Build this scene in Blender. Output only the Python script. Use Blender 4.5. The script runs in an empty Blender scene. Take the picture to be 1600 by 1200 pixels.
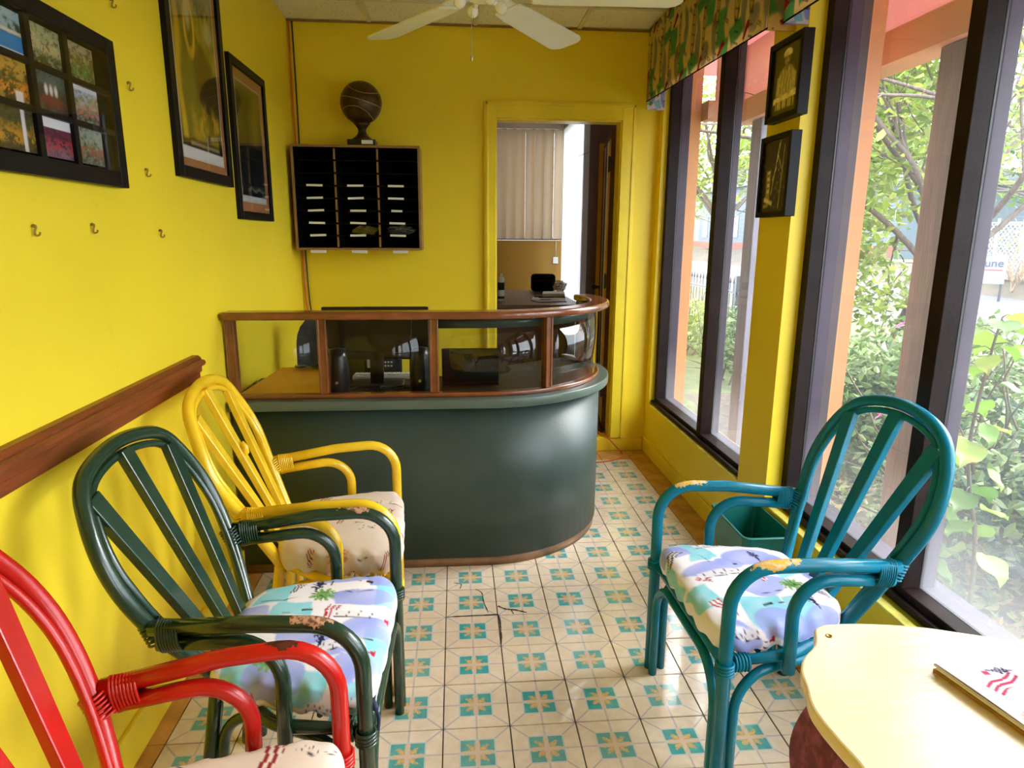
import bpy, bmesh, math, random
import numpy as np
from mathutils import Vector, Matrix
random.seed(7); rng = np.random.default_rng(7)
SC = bpy.context.scene
COL = SC.collection
PI = math.pi

# ------------------------------------------------------------------ camera, sky, light, exposure
CX, CY, CH = 0.0549, -2.5253, 1.4384
YAW, PITCH, ROLL, FPX = 0.08395, 0.21833, 0.00602, 1038.35
cyw, syw, cp, sp = math.cos(YAW), math.sin(YAW), math.cos(PITCH), math.sin(PITCH)
fwd = Vector((syw*cp, cyw*cp, -sp)); rgt = Vector((cyw, -syw, 0)); upv = rgt.cross(fwd)
r2 = rgt*math.cos(ROLL) + upv*math.sin(ROLL); u2 = -rgt*math.sin(ROLL) + upv*math.cos(ROLL)
cam_d = bpy.data.cameras.new('camera'); cam = bpy.data.objects.new('camera', cam_d); COL.objects.link(cam)
cam_d.sensor_width = 36.0; cam_d.sensor_fit = 'HORIZONTAL'; cam_d.lens = FPX/1600.0*36.0
cam_d.clip_start = 0.05; cam_d.clip_end = 400
cam.matrix_world = Matrix(((r2.x, u2.x, -fwd.x, CX), (r2.y, u2.y, -fwd.y, CY), (r2.z, u2.z, -fwd.z, CH), (0, 0, 0, 1)))
SC.camera = cam

world = bpy.data.worlds.new('world'); SC.world = world; world.use_nodes = True
wn = world.node_tree.nodes; wl = world.node_tree.links
bg = wn['Background']
tc = wn.new('ShaderNodeTexCoord'); sepw = wn.new('ShaderNodeSeparateXYZ'); rampw = wn.new('ShaderNodeValToRGB')
wl.new(tc.outputs['Generated'], sepw.inputs[0]); wl.new(sepw.outputs['Z'], rampw.inputs[0])
rampw.color_ramp.elements[0].position = 0.0; rampw.color_ramp.elements[0].color = (0.80, 0.90, 1.0, 1)
rampw.color_ramp.elements[1].position = 0.6; rampw.color_ramp.elements[1].color = (0.93, 0.97, 1.0, 1)
wl.new(rampw.outputs[0], bg.inputs[0])
bg.inputs[1].default_value = 4.2                      # bright overcast sky

sun_d = bpy.data.lights.new('sun', 'SUN'); sun = bpy.data.objects.new('sun', sun_d); COL.objects.link(sun)
sun_d.energy = 2.2; sun_d.angle = math.radians(28); sun_d.color = (1.0, 0.98, 0.95)   # sun diffused by thin cloud
sun.rotation_euler = Vector((1.0, 0.22, 0.62)).to_track_quat('Z', 'Y').to_euler()     # light arrives from the window side

VS = SC.view_settings
SC.display_settings.display_device = 'sRGB'
VS.view_transform = 'Standard'; VS.look = 'None'; VS.gamma = 1.0; VS.use_curve_mapping = False
VS.exposure = 1.16
cy_ = SC.cycles
cy_.max_bounces = 12; cy_.diffuse_bounces = 6; cy_.glossy_bounces = 4; cy_.transmission_bounces = 6; cy_.transparent_max_bounces = 24
cy_.caustics_reflective = False; cy_.caustics_refractive = False
cy_.sample_clamp_indirect = 6.0
try:
    cy_.use_denoising = True
except Exception:
    pass

# ------------------------------------------------------------------ helpers: colour and materials
def lin(c):
    c = c/255.0
    return c/12.92 if c <= 0.04045 else ((c+0.055)/1.055)**2.4
def rgb(r, g, b): return (lin(r), lin(g), lin(b))

def new_mat(name):
    m = bpy.data.materials.new(name); m.use_nodes = True
    nt = m.node_tree
    return m, nt, nt.nodes['Principled BSDF'], nt.nodes['Material Output']

class X:
    """tiny expression builder for Math nodes"""
    nt = None
    def __init__(s, sock): s.s = sock
    @staticmethod
    def op(o, a, b=None, c=None):
        n = X.nt.nodes.new('ShaderNodeMath'); n.operation = o
        for i, v in enumerate((a, b, c)):
            if v is None: continue
            if isinstance(v, X): X.nt.links.new(v.s, n.inputs[i])
            else: n.inputs[i].default_value = float(v)
        return X(n.outputs[0])
    def __add__(s, o): return X.op('ADD', s, o)
    __radd__ = __add__
    def __sub__(s, o): return X.op('SUBTRACT', s, o)
    def __rsub__(s, o): return X.op('SUBTRACT', o, s)
    def __mul__(s, o): return X.op('MULTIPLY', s, o)
    __rmul__ = __mul__
    def __truediv__(s, o): return X.op('DIVIDE', s, o)
    def abs(s): return X.op('ABSOLUTE', s)
    def lt(s, o): return X.op('LESS_THAN', s, o)
    def gt(s, o): return X.op('GREATER_THAN', s, o)
    def mx(s, o): return X.op('MAXIMUM', s, o)
    def mn(s, o): return X.op('MINIMUM', s, o)
def mixc(nt, f, a, b):
    n = nt.nodes.new('ShaderNodeMix'); n.data_type = 'RGBA'
    if isinstance(f, X): nt.links.new(f.s, n.inputs[0])
    elif hasattr(f, 'is_output'): nt.links.new(f, n.inputs[0])
    else: n.inputs[0].default_value = f
    for i, v in ((6, a), (7, b)):
        if hasattr(v, 'is_output'): nt.links.new(v, n.inputs[i])
        else: n.inputs[i].default_value = (*v[:3], 1)
    return n.outputs[2]
def noise(nt, scale, detail=3.0, vec=None, rough=0.55, out='Fac', stretch=None):
    n = nt.nodes.new('ShaderNodeTexNoise'); n.inputs['Scale'].default_value = scale
    n.inputs['Detail'].default_value = detail; n.inputs['Roughness'].default_value = rough
    t = nt.nodes.new('ShaderNodeTexCoord')
    src = t.outputs['Object'] if vec is None else vec
    if stretch:
        mp = nt.nodes.new('ShaderNodeMapping'); mp.inputs['Scale'].default_value = stretch
        nt.links.new(src, mp.inputs[0]); src = mp.outputs[0]
    nt.links.new(src, n.inputs['Vector'])
    return n.outputs[out]
def ramp(nt, fac, p0, p1, c0=(0, 0, 0), c1=(1, 1, 1)):
    r = nt.nodes.new('ShaderNodeValToRGB'); nt.links.new(fac, r.inputs[0])
    e = r.color_ramp.elements; e[0].position = p0; e[1].position = p1
    e[0].color = (*c0, 1); e[1].color = (*c1, 1)
    return r.outputs[0]
def bump(nt, b, h, strength=0.2, dist=0.01):
    n = nt.nodes.new('ShaderNodeBump'); n.inputs['Strength'].default_value = strength; n.inputs['Distance'].default_value = dist
    nt.links.new(h, n.inputs['Height']); nt.links.new(n.outputs[0], b.inputs['Normal'])
def mat(name, col, rough=0.5, metal=0.0, var=0.12, scale=6.0, bmp=0.0, bscale=60.0, spec=0.5, coat=0.0, stretch=None):
    """plain painted / solid surface with slight procedural mottling"""
    m, nt, b, o = new_mat(name)
    dark = tuple(max(0, c*(1-var)) for c in col); lite = tuple(min(1, c*(1+var*0.6)) for c in col)
    f = noise(nt, scale, 4.0, stretch=stretch)
    nt.links.new(mixc(nt, ramp(nt, f, 0.3, 0.7), dark, lite), b.inputs['Base Color'])
    b.inputs['Roughness'].default_value = rough; b.inputs['Metallic'].default_value = metal
    b.inputs['Specular IOR Level'].default_value = spec
    if coat: b.inputs['Coat Weight'].default_value = coat; b.inputs['Coat Roughness'].default_value = 0.08
    if bmp: bump(nt, b, noise(nt, bscale, 3.0, stretch=stretch), bmp)
    return m
def attr_mat(name, rough=0.6, spec=0.3, coat=0.0, transl=0.0, weave=0.0):
    """colour comes from the print painted on the mesh points"""
    m, nt, b, o = new_mat(name)
    a = nt.nodes.new('ShaderNodeAttribute'); a.attribute_name = 'Col'
    nt.links.new(a.outputs['Color'], b.inputs['Base Color'])
    b.inputs['Roughness'].default_value = rough; b.inputs['Specular IOR Level'].default_value = spec
    if coat: b.inputs['Coat Weight'].default_value = coat; b.inputs['Coat Roughness'].default_value = 0.05
    if weave: bump(nt, b, noise(nt, 400.0, 2.0), weave, 0.002)
    if transl:
        t = nt.nodes.new('ShaderNodeBsdfTranslucent'); nt.links.new(a.outputs['Color'], t.inputs[0])
        mx = nt.nodes.new('ShaderNodeMixShader'); mx.inputs[0].default_value = transl
        nt.links.new(b.outputs[0], mx.inputs[1]); nt.links.new(t.outputs[0], mx.inputs[2]); nt.links.new(mx.outputs[0], o.inputs[0])
    return m
def glass_mat(name, tint=(1, 1, 1), f0=0.04, dust=0.0, rough=0.0, base=0.0, top=0.75):
    """thin pane: straight-through transparency, Fresnel reflection on the outward face and a film of dust low down"""
    m, nt, b, o = new_mat(name); nt.nodes.remove(b); X.nt = nt
    tr = nt.nodes.new('ShaderNodeBsdfTransparent'); tr.inputs[0].default_value = (*tint, 1)
    gl = nt.nodes.new('ShaderNodeBsdfGlossy'); gl.inputs['Roughness'].default_value = rough
    lw = nt.nodes.new('ShaderNodeLayerWeight'); lw.inputs[0].default_value = 0.5
    g = nt.nodes.new('ShaderNodeNewGeometry')
    fc = X(lw.outputs['Facing']); f = (f0 + (1-f0)*X.op('POWER', fc, 5.0))*(1.0-X(g.outputs['Backfacing']))
    m1 = nt.nodes.new('ShaderNodeMixShader')
    nt.links.new(f.s, m1.inputs[0])
    nt.links.new(tr.outputs[0], m1.inputs[1]); nt.links.new(gl.outputs[0], m1.inputs[2])
    out = m1.outputs[0]
    if dust:
        df = nt.nodes.new('ShaderNodeBsdfTranslucent'); df.inputs[0].default_value = (0.9, 0.92, 0.95, 1)
        sz = nt.nodes.new('ShaderNodeSeparateXYZ'); nt.links.new(g.outputs['Position'], sz.inputs[0])
        low = X.op('SMOOTH_MAX', (top - X(sz.outputs['Z']))*2.2, 0.0, 0.15)
        n = X(noise(nt, 2.5, 5.0))
        f = (base + low*dust*(n*0.8 + 0.6)).mn(0.7)  # base is an even veil imitating glare; the low term is dust
        m2 = nt.nodes.new('ShaderNodeMixShader'); nt.links.new(f.s, m2.inputs[0])
        nt.links.new(out, m2.inputs[1]); nt.links.new(df.outputs[0], m2.inputs[2]); out = m2.outputs[0]
    nt.links.new(out, o.inputs[0])
    return m

# ------------------------------------------------------------------ helpers: meshes and objects
class MB:
    def __init__(s): s.v = []; s.f = []; s.m = []; s.sm = []
    def add(s, vs, fs, mi=0, smooth=False):
        o = len(s.v); s.v += [tuple(v) for v in vs]
        for f in fs: s.f.append(tuple(i+o for i in f)); s.m.append(mi); s.sm.append(smooth)
        return s
    def box(s, a, b, mi=0):
        x0, y0, z0 = a; x1, y1, z1 = b
        x0, x1 = min(x0, x1), max(x0, x1); y0, y1 = min(y0, y1), max(y0, y1); z0, z1 = min(z0, z1), max(z0, z1)
        return s.add([(x0,y0,z0),(x1,y0,z0),(x1,y1,z0),(x0,y1,z0),(x0,y0,z1),(x1,y0,z1),(x1,y1,z1),(x0,y1,z1)],
                     [(0,3,2,1),(4,5,6,7),(0,1,5,4),(1,2,6,5),(2,3,7,6),(3,0,4,7)], mi)
    def obox(s, p, q, w, t, side=Vector((1, 0, 0)), mi=0, w2=None):
        """bar from p to q, width w along side, thickness t across"""
        p = Vector(p); q = Vector(q); d = (q-p).normalized(); sd = (Vector(side) - d*Vector(side).dot(d)).normalized(); n = d.cross(sd)
        w2 = w if w2 is None else w2
        vs = []
        for c, ww in ((p, w), (q, w2)):
            for a, b in ((-1,-1),(1,-1),(1,1),(-1,1)): vs.append(c + sd*a*ww/2 + n*b*t/2)
        return s.add(vs, [(0,3,2,1),(4,5,6,7),(0,1,5,4),(1,2,6,5),(2,3,7,6),(3,0,4,7)], mi)
    def tube(s, pts, r, n=10, closed=False, mi=0, caps=True):
        P = [Vector(p) for p in pts]; N = len(P)
        rr = r if hasattr(r, '__len__') else [r]*N
        t0 = (P[1]-P[0]).normalized()
        ref = Vector((0, 0, 1)) if abs(t0.z) < 0.9 else Vector((1, 0, 0))
        u = (ref - t0*ref.dot(t0)).normalized(); vs = []
        for i in range(N):
            if closed: t = (P[(i+1) % N]-P[i-1]).normalized()
            else: t = (P[min(i+1, N-1)]-P[max(i-1, 0)]).normalized()
            u = (u - t*u.dot(t)).normalized(); w = t.cross(u)
            for k in range(n):
                a = 2*PI*k/n; vs.append(P[i] + (u*math.cos(a) + w*math.sin(a))*rr[i])
        fs = []
        for i in range(N if closed else N-1):
            j = (i+1) % N
            for k in range(n): fs.append((i*n+k, i*n+(k+1) % n, j*n+(k+1) % n, j*n+k))
        s.add(vs, fs, mi, True)
        if caps and not closed:
            o = len(s.v) - N*n
            s.f.append(tuple(o+k for k in reversed(range(n)))); s.m.append(mi); s.sm.append(False)
            s.f.append(tuple(o+(N-1)*n+k for k in range(n))); s.m.append(mi); s.sm.append(False)
        return s
    def lathe(s, prof, c=(0, 0, 0), n=24, mi=0, smooth=True):
        vs = []; fs = []
        for r, z in prof:
            for k in range(n): a = 2*PI*k/n; vs.append((c[0]+r*math.cos(a), c[1]+r*math.sin(a), c[2]+z))
        for i in range(len(prof)-1):
            for k in range(n): fs.append((i*n+k, i*n+(k+1) % n, (i+1)*n+(k+1) % n, (i+1)*n+k))
        s.add(vs, fs, mi, smooth)
        o = len(s.v)-len(vs)
        s.f.append(tuple(o+k for k in reversed(range(n)))); s.m.append(mi); s.sm.append(False)
        s.f.append(tuple(o+(len(prof)-1)*n+k for k in range(n))); s.m.append(mi); s.sm.append(False)
        return s
    def prism(s, poly, z0, z1, mi=0, smooth=False):
        n = len(poly)
        s.add([(x, y, z0) for x, y in poly] + [(x, y, z1) for x, y in poly], [tuple(reversed(range(n))), tuple(range(n, 2*n))], mi)
        o = len(s.v)-2*n
        for i in range(n):
            j = (i+1) % n; s.f.append((o+i, o+j, o+n+j, o+n+i)); s.m.append(mi); s.sm.append(smooth)
        return s
    def sweep(s, outer, inner, z0, z1, mi=0):
        """band between two matching plan polylines, z0..z1"""
        n = len(outer); vs = []
        for z in (z0, z1):
            vs += [(x, y, z) for x, y in outer] + [(x, y, z) for x, y in inner]
        fs = []
        for i in range(n-1):
            fs += [(i, n+i, n+i+1, i+1), (2*n+i, 2*n+i+1, 3*n+i+1, 3*n+i)]
        s.add(vs, fs, mi, False); o = len(s.v)-4*n
        for i in range(n-1):
            for q in ((i, i+1, 2*n+i+1, 2*n+i), (n+i+1, n+i, 3*n+i, 3*n+i+1)):
                s.f.append(tuple(o+k for k in q)); s.m.append(mi); s.sm.append(True)
        for q in ((0, 2*n, 3*n, n), (n-1, 2*n-1, 4*n-1, 3*n-1)):
            s.f.append(tuple(o+k for k in q)); s.m.append(mi); s.sm.append(False)
        return s
    def grid(s, fn, nu, nv, mi=0, smooth=True):
        vs = [fn(i/nu, j/nv) for j in range(nv+1) for i in range(nu+1)]
        fs = [(j*(nu+1)+i, j*(nu+1)+i+1, (j+1)*(nu+1)+i+1, (j+1)*(nu+1)+i) for j in range(nv) for i in range(nu)]
        return s.add(vs, fs, mi, smooth)
    def xf(s, M):
        s.v = [tuple(M @ Vector(v)) for v in s.v]; return s
    def mesh(s, name, mats):
        me = bpy.data.meshes.new(name); me.from_pydata(s.v, [], s.f)
        for m in (mats if isinstance(mats, (list, tuple)) else [mats]): me.materials.append(m)
        me.polygons.foreach_set('material_index', s.m); me.polygons.foreach_set('use_smooth', s.sm); me.update()
        return me
    def build(s, name, mats, parent=None, bev=0.0):
        return link(name, s.mesh(name, mats), parent, bev)
def link(name, me, parent=None, bev=0.0):
    o = bpy.data.objects.new(name, me); COL.objects.link(o)
    if parent is not None: o.parent = parent
    if bev:
        b = o.modifiers.new('bevel', 'BEVEL'); b.width = bev; b.segments = 2; b.limit_method = 'ANGLE'; b.angle_limit = math.radians(40)
    return o
def tag(o, label=None, cat=None, group=None, kind=None):
    if label: o['label'] = label
    if cat: o['category'] = cat
    if group: o['group'] = group
    if kind: o['kind'] = kind
    return o
def thing(name, label, cat, loc=(0, 0, 0), rz=0.0, group=None):
    o = bpy.data.objects.new(name, None); COL.objects.link(o); o.location = loc; o.rotation_euler = (0, 0, rz)
    o.empty_display_size = 0.1
    return tag(o, label, cat, group)
def struct(o): o['kind'] = 'structure'; return o
def paint(o, fn):
    me = o.data; n = len(me.vertices); co = np.empty(n*3); me.vertices.foreach_get('co', co); co = co.reshape(-1, 3)
    setcol(me, fn(co))
def setcol(me, c):
    n = len(me.vertices); c = np.clip(c, 0, 1)
    a = me.color_attributes.new('Col', 'FLOAT_COLOR', 'POINT')
    a.data.foreach_set('color', np.concatenate([c, np.ones((n, 1))], 1).astype(np.float32).ravel())
def cr(P, n=8):
    """Catmull-Rom through the points"""
    P = [Vector(p) for p in P]; Q = [P[0]*2-P[1]] + P + [P[-1]*2-P[-2]]; o = []
    for i in range(1, len(Q)-2):
        a, b, c, d = Q[i-1], Q[i], Q[i+1], Q[i+2]
        for k in range(n):
            t = k/n; o.append((b*2 + (c-a)*t + (a*2-b*5+c*4-d)*t*t + (b*3-a-c*3+d)*t**3)*0.5)
    return o + [P[-1]]
def fillet(P, R, n=7):
    """polyline with rounded corners (R: radius per inner corner)"""
    P = [Vector(p) for p in P]; o = [P[0]]
    for i in range(1, len(P)-1):
        a, b, c = P[i-1], P[i], P[i+1]; r = R[i-1] if hasattr(R, '__len__') else R
        u = (a-b).normalized(); w = (c-b).normalized(); th = u.angle(w)
        if r <= 0 or th > 3.1: o.append(b); continue
        d = min(r/math.tan(th/2), (a-b).length*0.95, (c-b).length*0.95); r = d*math.tan(th/2)
        bis = (u+w).normalized(); ce = b + bis*(r/math.sin(th/2)); s0 = b+u*d; s1 = b+w*d
        va = s0-ce; vb = s1-ce; ang = va.angle(vb)
        for k in range(n+1):
            t = k/n; o.append(ce + (va*math.sin((1-t)*ang) + vb*math.sin(t*ang))/math.sin(ang))
    return o + [P[-1]]

# ------------------------------------------------------------------ materials
def wall_mat(name, col):
    m, nt, b, o = new_mat(name)
    f1 = noise(nt, 1.6, 5.0); f2 = noise(nt, 14.0, 4.0); f3 = noise(nt, 55.0, 2.0)
    c = mixc(nt, ramp(nt, f1, 0.35, 0.7), tuple(x*0.93 for x in col), col)
    c = mixc(nt, ramp(nt, f2, 0.66, 0.80, c1=(0.35, 0.35, 0.35)), c, tuple(x*0.72 for x in col))
    nt.links.new(c, b.inputs['Base Color']); b.inputs['Roughness'].default_value = 0.42
    b.inputs['Specular IOR Level'].default_value = 0.35
    bump(nt, b, f3, 0.12, 0.004)
    return m
M = {}
M['wall'] = wall_mat('yellow_wall_paint', (0.95, 0.73, 0.034))
M['trim_y'] = mat('yellow_gloss_paint', (0.95, 0.74, 0.04), 0.3, var=0.10, scale=5, bmp=0.06, bscale=40)
M['trim_worn'] = mat('yellow_sill_paint', (0.86, 0.72, 0.14), 0.4, var=0.35, scale=14, bmp=0.15, bscale=50)
M['office_wall'] = wall_mat('shaded_yellow_wall', (0.36, 0.185, 0.022))  # yellow wall, darkened in its colour for the office shade
M['orange'] = mat('orange_exterior_paint', (0.70, 0.29, 0.11), 0.6, var=0.10, scale=3, bmp=0.1, bscale=25)
M['beam'] = mat('paled_orange_paint', (0.80, 0.46, 0.37), 0.6, var=0.10, scale=3, bmp=0.1, bscale=25)  # same orange paint, with the beams' light and haze put into the colour
M['soffit'] = None
M['frame'] = mat('dark_brown_window_paint', (0.019, 0.010, 0.010), 0.5, spec=0.14, var=0.35, scale=9, bmp=0.1, bscale=50)
M['frame_out'] = mat('purple_grey_window_paint', (0.055, 0.036, 0.066), 0.5, spec=0.2, var=0.25, scale=8, bmp=0.1, bscale=40)
M['gasket'] = mat('black_gasket', (0.004, 0.004, 0.005), 0.4)
M['pane'] = glass_mat('window_glass', dust=0.06, base=0.012, f0=0.04)
M['case_glass'] = glass_mat('display_case_glass', tint=(0.88, 0.90, 0.88), f0=0.03)
M['case_glass_c'] = glass_mat('curved_display_case_glass', tint=(0.80, 0.82, 0.80), f0=0.06)
M['worktop'] = mat('dark_laminate_worktop', (0.045, 0.036, 0.014), 0.5, spec=0.3)
M['pic_glass'] = glass_mat('picture_glass', f0=0.022)
M['rail'] = mat('red_brown_varnish', (0.22, 0.052, 0.014), 0.35, var=0.35, scale=5, bmp=0.15, bscale=30, stretch=(8, 1, 8))
M['mahog'] = mat('mahogany_varnish', (0.21, 0.062, 0.022), 0.24, var=0.4, scale=6, coat=0.5, bmp=0.05, bscale=30)
M['desk_green'] = mat('dark_green_desk_paint', (0.041, 0.066, 0.061), 0.42, spec=0.4, var=0.16, scale=2.5, bmp=0.05, bscale=70)
M['ledge_green'] = mat('grey_green_ledge_paint', (0.085, 0.125, 0.105), 0.28, var=0.14, scale=3, bmp=0.05, bscale=60)
M['plinth'] = mat('brown_plinth', (0.26, 0.14, 0.075), 0.4, var=0.4)
M['doorwood'] = mat('dull_brown_door_paint', (0.115, 0.045, 0.018), 0.7, var=0.3, scale=4, spec=0.08)
M['door_edge'] = mat('ochre_door_edge', (0.72, 0.36, 0.03), 0.6, spec=0.1)
M['brownwood'] = mat('dark_brown_wood', (0.12, 0.05, 0.022), 0.35, var=0.3, scale=4, stretch=(1, 6, 6))
M['blackp'] = mat('black_plastic', (0.006, 0.006, 0.007), 0.28, var=0.3)
M['blackm'] = mat('matt_black', (0.004, 0.004, 0.004), 0.8, var=0.3, spec=0.08)
M['blackframe'] = mat('black_frame_wood', (0.006, 0.005, 0.006), 0.45, var=0.3, spec=0.18)
M['white'] = mat('white_card', (0.80, 0.80, 0.78), 0.6, var=0.06)
M['fanwhite'] = mat('cream_white_enamel', (0.92, 0.92, 0.87), 0.35, var=0.06, scale=3)
M['globe'] = mat('frosted_white_glass', (0.88, 0.88, 0.86), 0.15, var=0.03)
M['chrome'] = mat('dull_steel', (0.55, 0.54, 0.5), 0.3, metal=1.0)
M['brass'] = mat('tarnished_brass', (0.35, 0.24, 0.06), 0.45, metal=0.8)
M['mat_brown'] = mat('tan_picture_mount', (0.36, 0.15, 0.045), 0.8, var=0.1)
M['oak'] = mat('light_oak_edge', (0.30, 0.165, 0.055), 0.45, var=0.25, scale=12)
M['bronze'] = mat('dark_bronze', (0.085, 0.048, 0.020), 0.36, metal=0.55, var=0.7, scale=14, bmp=0.25, bscale=120)
M['bronze_lite'] = mat('polished_bronze_seam', (0.45, 0.30, 0.16), 0.4, metal=0.6)
M['green_plastic'] = mat('sea_green_plastic', (0.006, 0.16, 0.14), 0.35, var=0.15)
M['table_cream'] = None
M['grout'] = mat('dark_grout', (0.035, 0.028, 0.022), 0.8, var=0.4, scale=30)
M['cableO'] = mat('orange_cable', (0.65, 0.16, 0.03), 0.5)
M['cableB'] = mat('black_cable', (0.01, 0.01, 0.01), 0.5)
M['office_floor'] = mat('brown_office_tile', (0.20, 0.10, 0.055), 0.3, var=0.35, scale=5)
M['border_tile'] = mat('brown_border_tile', (0.56, 0.28, 0.085), 0.2, var=0.35, scale=9, bmp=0.06, bscale=40)
M['postgrey'] = mat('weathered_grey_timber', (0.22, 0.21, 0.27), 0.75, var=0.2, scale=6, bmp=0.4, bscale=30, stretch=(6, 6, 0.6))
M['iron'] = mat('dark_iron_paint', (0.04, 0.045, 0.055), 0.5)
M['soil'] = mat('leaf_litter_soil', (0.095, 0.07, 0.048), 0.9, var=0.6, scale=18, bmp=0.6, bscale=20)
M['lawn'] = mat('patchy_lawn', (0.10, 0.125, 0.035), 0.9, var=0.55, scale=3, bmp=0.5, bscale=30)
M['road'] = mat('pale_asphalt', (0.092, 0.092, 0.108), 0.85, var=0.08, scale=0.6)
M['dirt'] = mat('dry_bank', (0.085, 0.07, 0.052), 0.9, var=0.4, scale=1.2)
M['bark'] = mat('grey_brown_bark', (0.13, 0.10, 0.088), 0.9, var=0.4, scale=14, bmp=0.6, bscale=40, stretch=(3, 3, 0.6))
M['stem'] = mat('plant_stem', (0.10, 0.085, 0.045), 0.7)
M['brick'] = mat('red_brick', (0.20, 0.075, 0.05), 0.8, var=0.35, scale=14, bmp=0.3, bscale=50)
M['pink'] = mat('pink_petal', (0.90, 0.06, 0.34), 0.6, var=0.25, scale=30)
M['orange_petal'] = mat('orange_petal', (0.90, 0.22, 0.06), 0.6, var=0.25, scale=30)
M['house_blue'] = mat('pale_blue_siding', (0.10, 0.135, 0.17), 0.8, var=0.08)
M['house_trim'] = mat('white_house_trim', (0.20, 0.205, 0.22), 0.7, var=0.04)
M['house_roof'] = mat('grey_shingle_roof', (0.07, 0.08, 0.095), 0.85, var=0.3, scale=3)
M['house_win'] = mat('dark_house_glazing', (0.08, 0.10, 0.13), 0.15)
M['aqua_fabric'] = None

def leaf_mat(name):
    m, nt, b, o = new_mat(name)
    a = nt.nodes.new('ShaderNodeAttribute'); a.attribute_name = 'Col'
    nt.links.new(a.outputs['Color'], b.inputs['Base Color']); b.inputs['Roughness'].default_value = 0.45
    t = nt.nodes.new('ShaderNodeBsdfTranslucent'); nt.links.new(a.outputs['Color'], t.inputs[0])
    mx = nt.nodes.new('ShaderNodeMixShader'); mx.inputs[0].default_value = 0.4
    nt.links.new(b.outputs[0], mx.inputs[1]); nt.links.new(t.outputs[0], mx.inputs[2]); nt.links.new(mx.outputs[0], o.inputs[0])
    return m
M['leaf'] = leaf_mat('leaf_green')

def blind_mat(name, col, tr):
    m, nt, b, o = new_mat(name)
    b.inputs['Base Color'].default_value = (*col, 1); b.inputs['Roughness'].default_value = 0.7
    f = noise(nt, 120.0, 2.0, stretch=(1, 1, 0.05)); bump(nt, b, f, 0.2, 0.002)
    t = nt.nodes.new('ShaderNodeBsdfTranslucent'); t.inputs[0].default_value = (*col, 1)
    mx = nt.nodes.new('ShaderNodeMixShader'); mx.inputs[0].default_value = tr
    nt.links.new(b.outputs[0], mx.inputs[1]); nt.links.new(t.outputs[0], mx.inputs[2]); nt.links.new(mx.outputs[0], o.inputs[0])
    return m
M['blind_tan'] = blind_mat('beige_blind_fabric', (0.50, 0.40, 0.285), 0.34)
M['soffit'] = blind_mat('pale_pink_roof_sheet', (0.78, 0.50, 0.50), 0.35)
M['blind_white'] = blind_mat('white_blind_fabric', (0.90, 0.90, 0.93), 0.72)

def tile_mat():
    """cement tile: cream ground, turquoise centre square with a gold rosette, grey lines"""
    m, nt, b, o = new_mat('patterned_cement_tile'); X.nt = nt
    t = nt.nodes.new('ShaderNodeTexCoord'); sx = nt.nodes.new('ShaderNodeSeparateXYZ'); nt.links.new(t.outputs['Object'], sx.inputs[0])
    x = X(sx.outputs['X']); y = X(sx.outputs['Y'])
    oi = nt.nodes.new('ShaderNodeObjectInfo'); rnd = X(oi.outputs['Random'])
    add = nt.nodes.new('ShaderNodeVectorMath'); add.operation = 'ADD'
    nt.links.new(t.outputs['Object'], add.inputs[0]); nt.links.new(oi.outputs['Location'], add.inputs[1])
    u = x.abs()*10.0; v = y.abs()*10.0
    mm = u.mx(v); mi = u.mn(v)
    sq = mm.lt(0.485); sqb = mm.lt(0.53)
    cross = mi.lt(0.030)
    diag = (u-v).abs().lt(0.036)*mm.gt(0.5)
    # rosette
    ang = X.op('ARCTAN2', y, x); r = X.op('SQRT', x*x+y*y)*10.0
    n1 = X(noise(nt, 90.0, 2.0, vec=add.outputs[0]))
    lim = 0.36 + 0.105*X.op('COSINE', ang*8.0) + 0.05*X.op('COSINE', ang*4.0) + (n1-0.5)*0.34
    ros = r.lt(lim)
    hole = X.op('SINE', ang*8.0 + r*22.0).gt(0.45)*r.gt(0.12)
    fade = X(noise(nt, 1.1, 3.0, vec=add.outputs[0]))
    grain = noise(nt, 30.0, 4.0, vec=add.outputs[0])
    cream = mixc(nt, ramp(nt, grain, 0.3, 0.75), (0.66, 0.54, 0.40), (0.76, 0.665, 0.53))
    cream = mixc(nt, ramp(nt, fade.s, 0.52, 0.75, c1=(0.5, 0.5, 0.5)), cream, (0.62, 0.44, 0.27))
    teal = mixc(nt, ramp(nt, grain, 0.35, 0.7), (0.035, 0.30, 0.29), (0.08, 0.38, 0.38))
    gold = mixc(nt, ramp(nt, noise(nt, 160.0, 2.0, vec=add.outputs[0]), 0.4, 0.62), (0.62, 0.33, 0.10), (0.60, 0.46, 0.20))
    greyl = (0.44, 0.40, 0.41)
    c = mixc(nt, diag, cream, greyl)
    c = mixc(nt, cross*0.85, c, greyl)
    c = mixc(nt, sqb, c, (0.45, 0.55, 0.58))
    c = mixc(nt, sq, c, teal)
    c = mixc(nt, ros*sq, c, gold)
    c = mixc(nt, ros*sq*hole*0.55, c, (0.20, 0.36, 0.27))
    c = mixc(nt, sq*mi.lt(0.065)*0.75, c, (0.60, 0.48, 0.41))
    c = mixc(nt, rnd*0.16, c, (0.70, 0.55, 0.38))
    nt.links.new(c, b.inputs['Base Color'])
    rg = ramp(nt, noise(nt, 6.0, 4.0, vec=add.outputs[0]), 0.3, 0.8, (0.05,)*3, (0.16,)*3)
    nt.links.new(rg, b.inputs['Roughness']); b.inputs['Specular IOR Level'].default_value = 0.8
    bump(nt, b, noise(nt, 8.0, 3.0, vec=add.outputs[0]), 0.06, 0.01)
    return m
M['tile'] = tile_mat()

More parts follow.
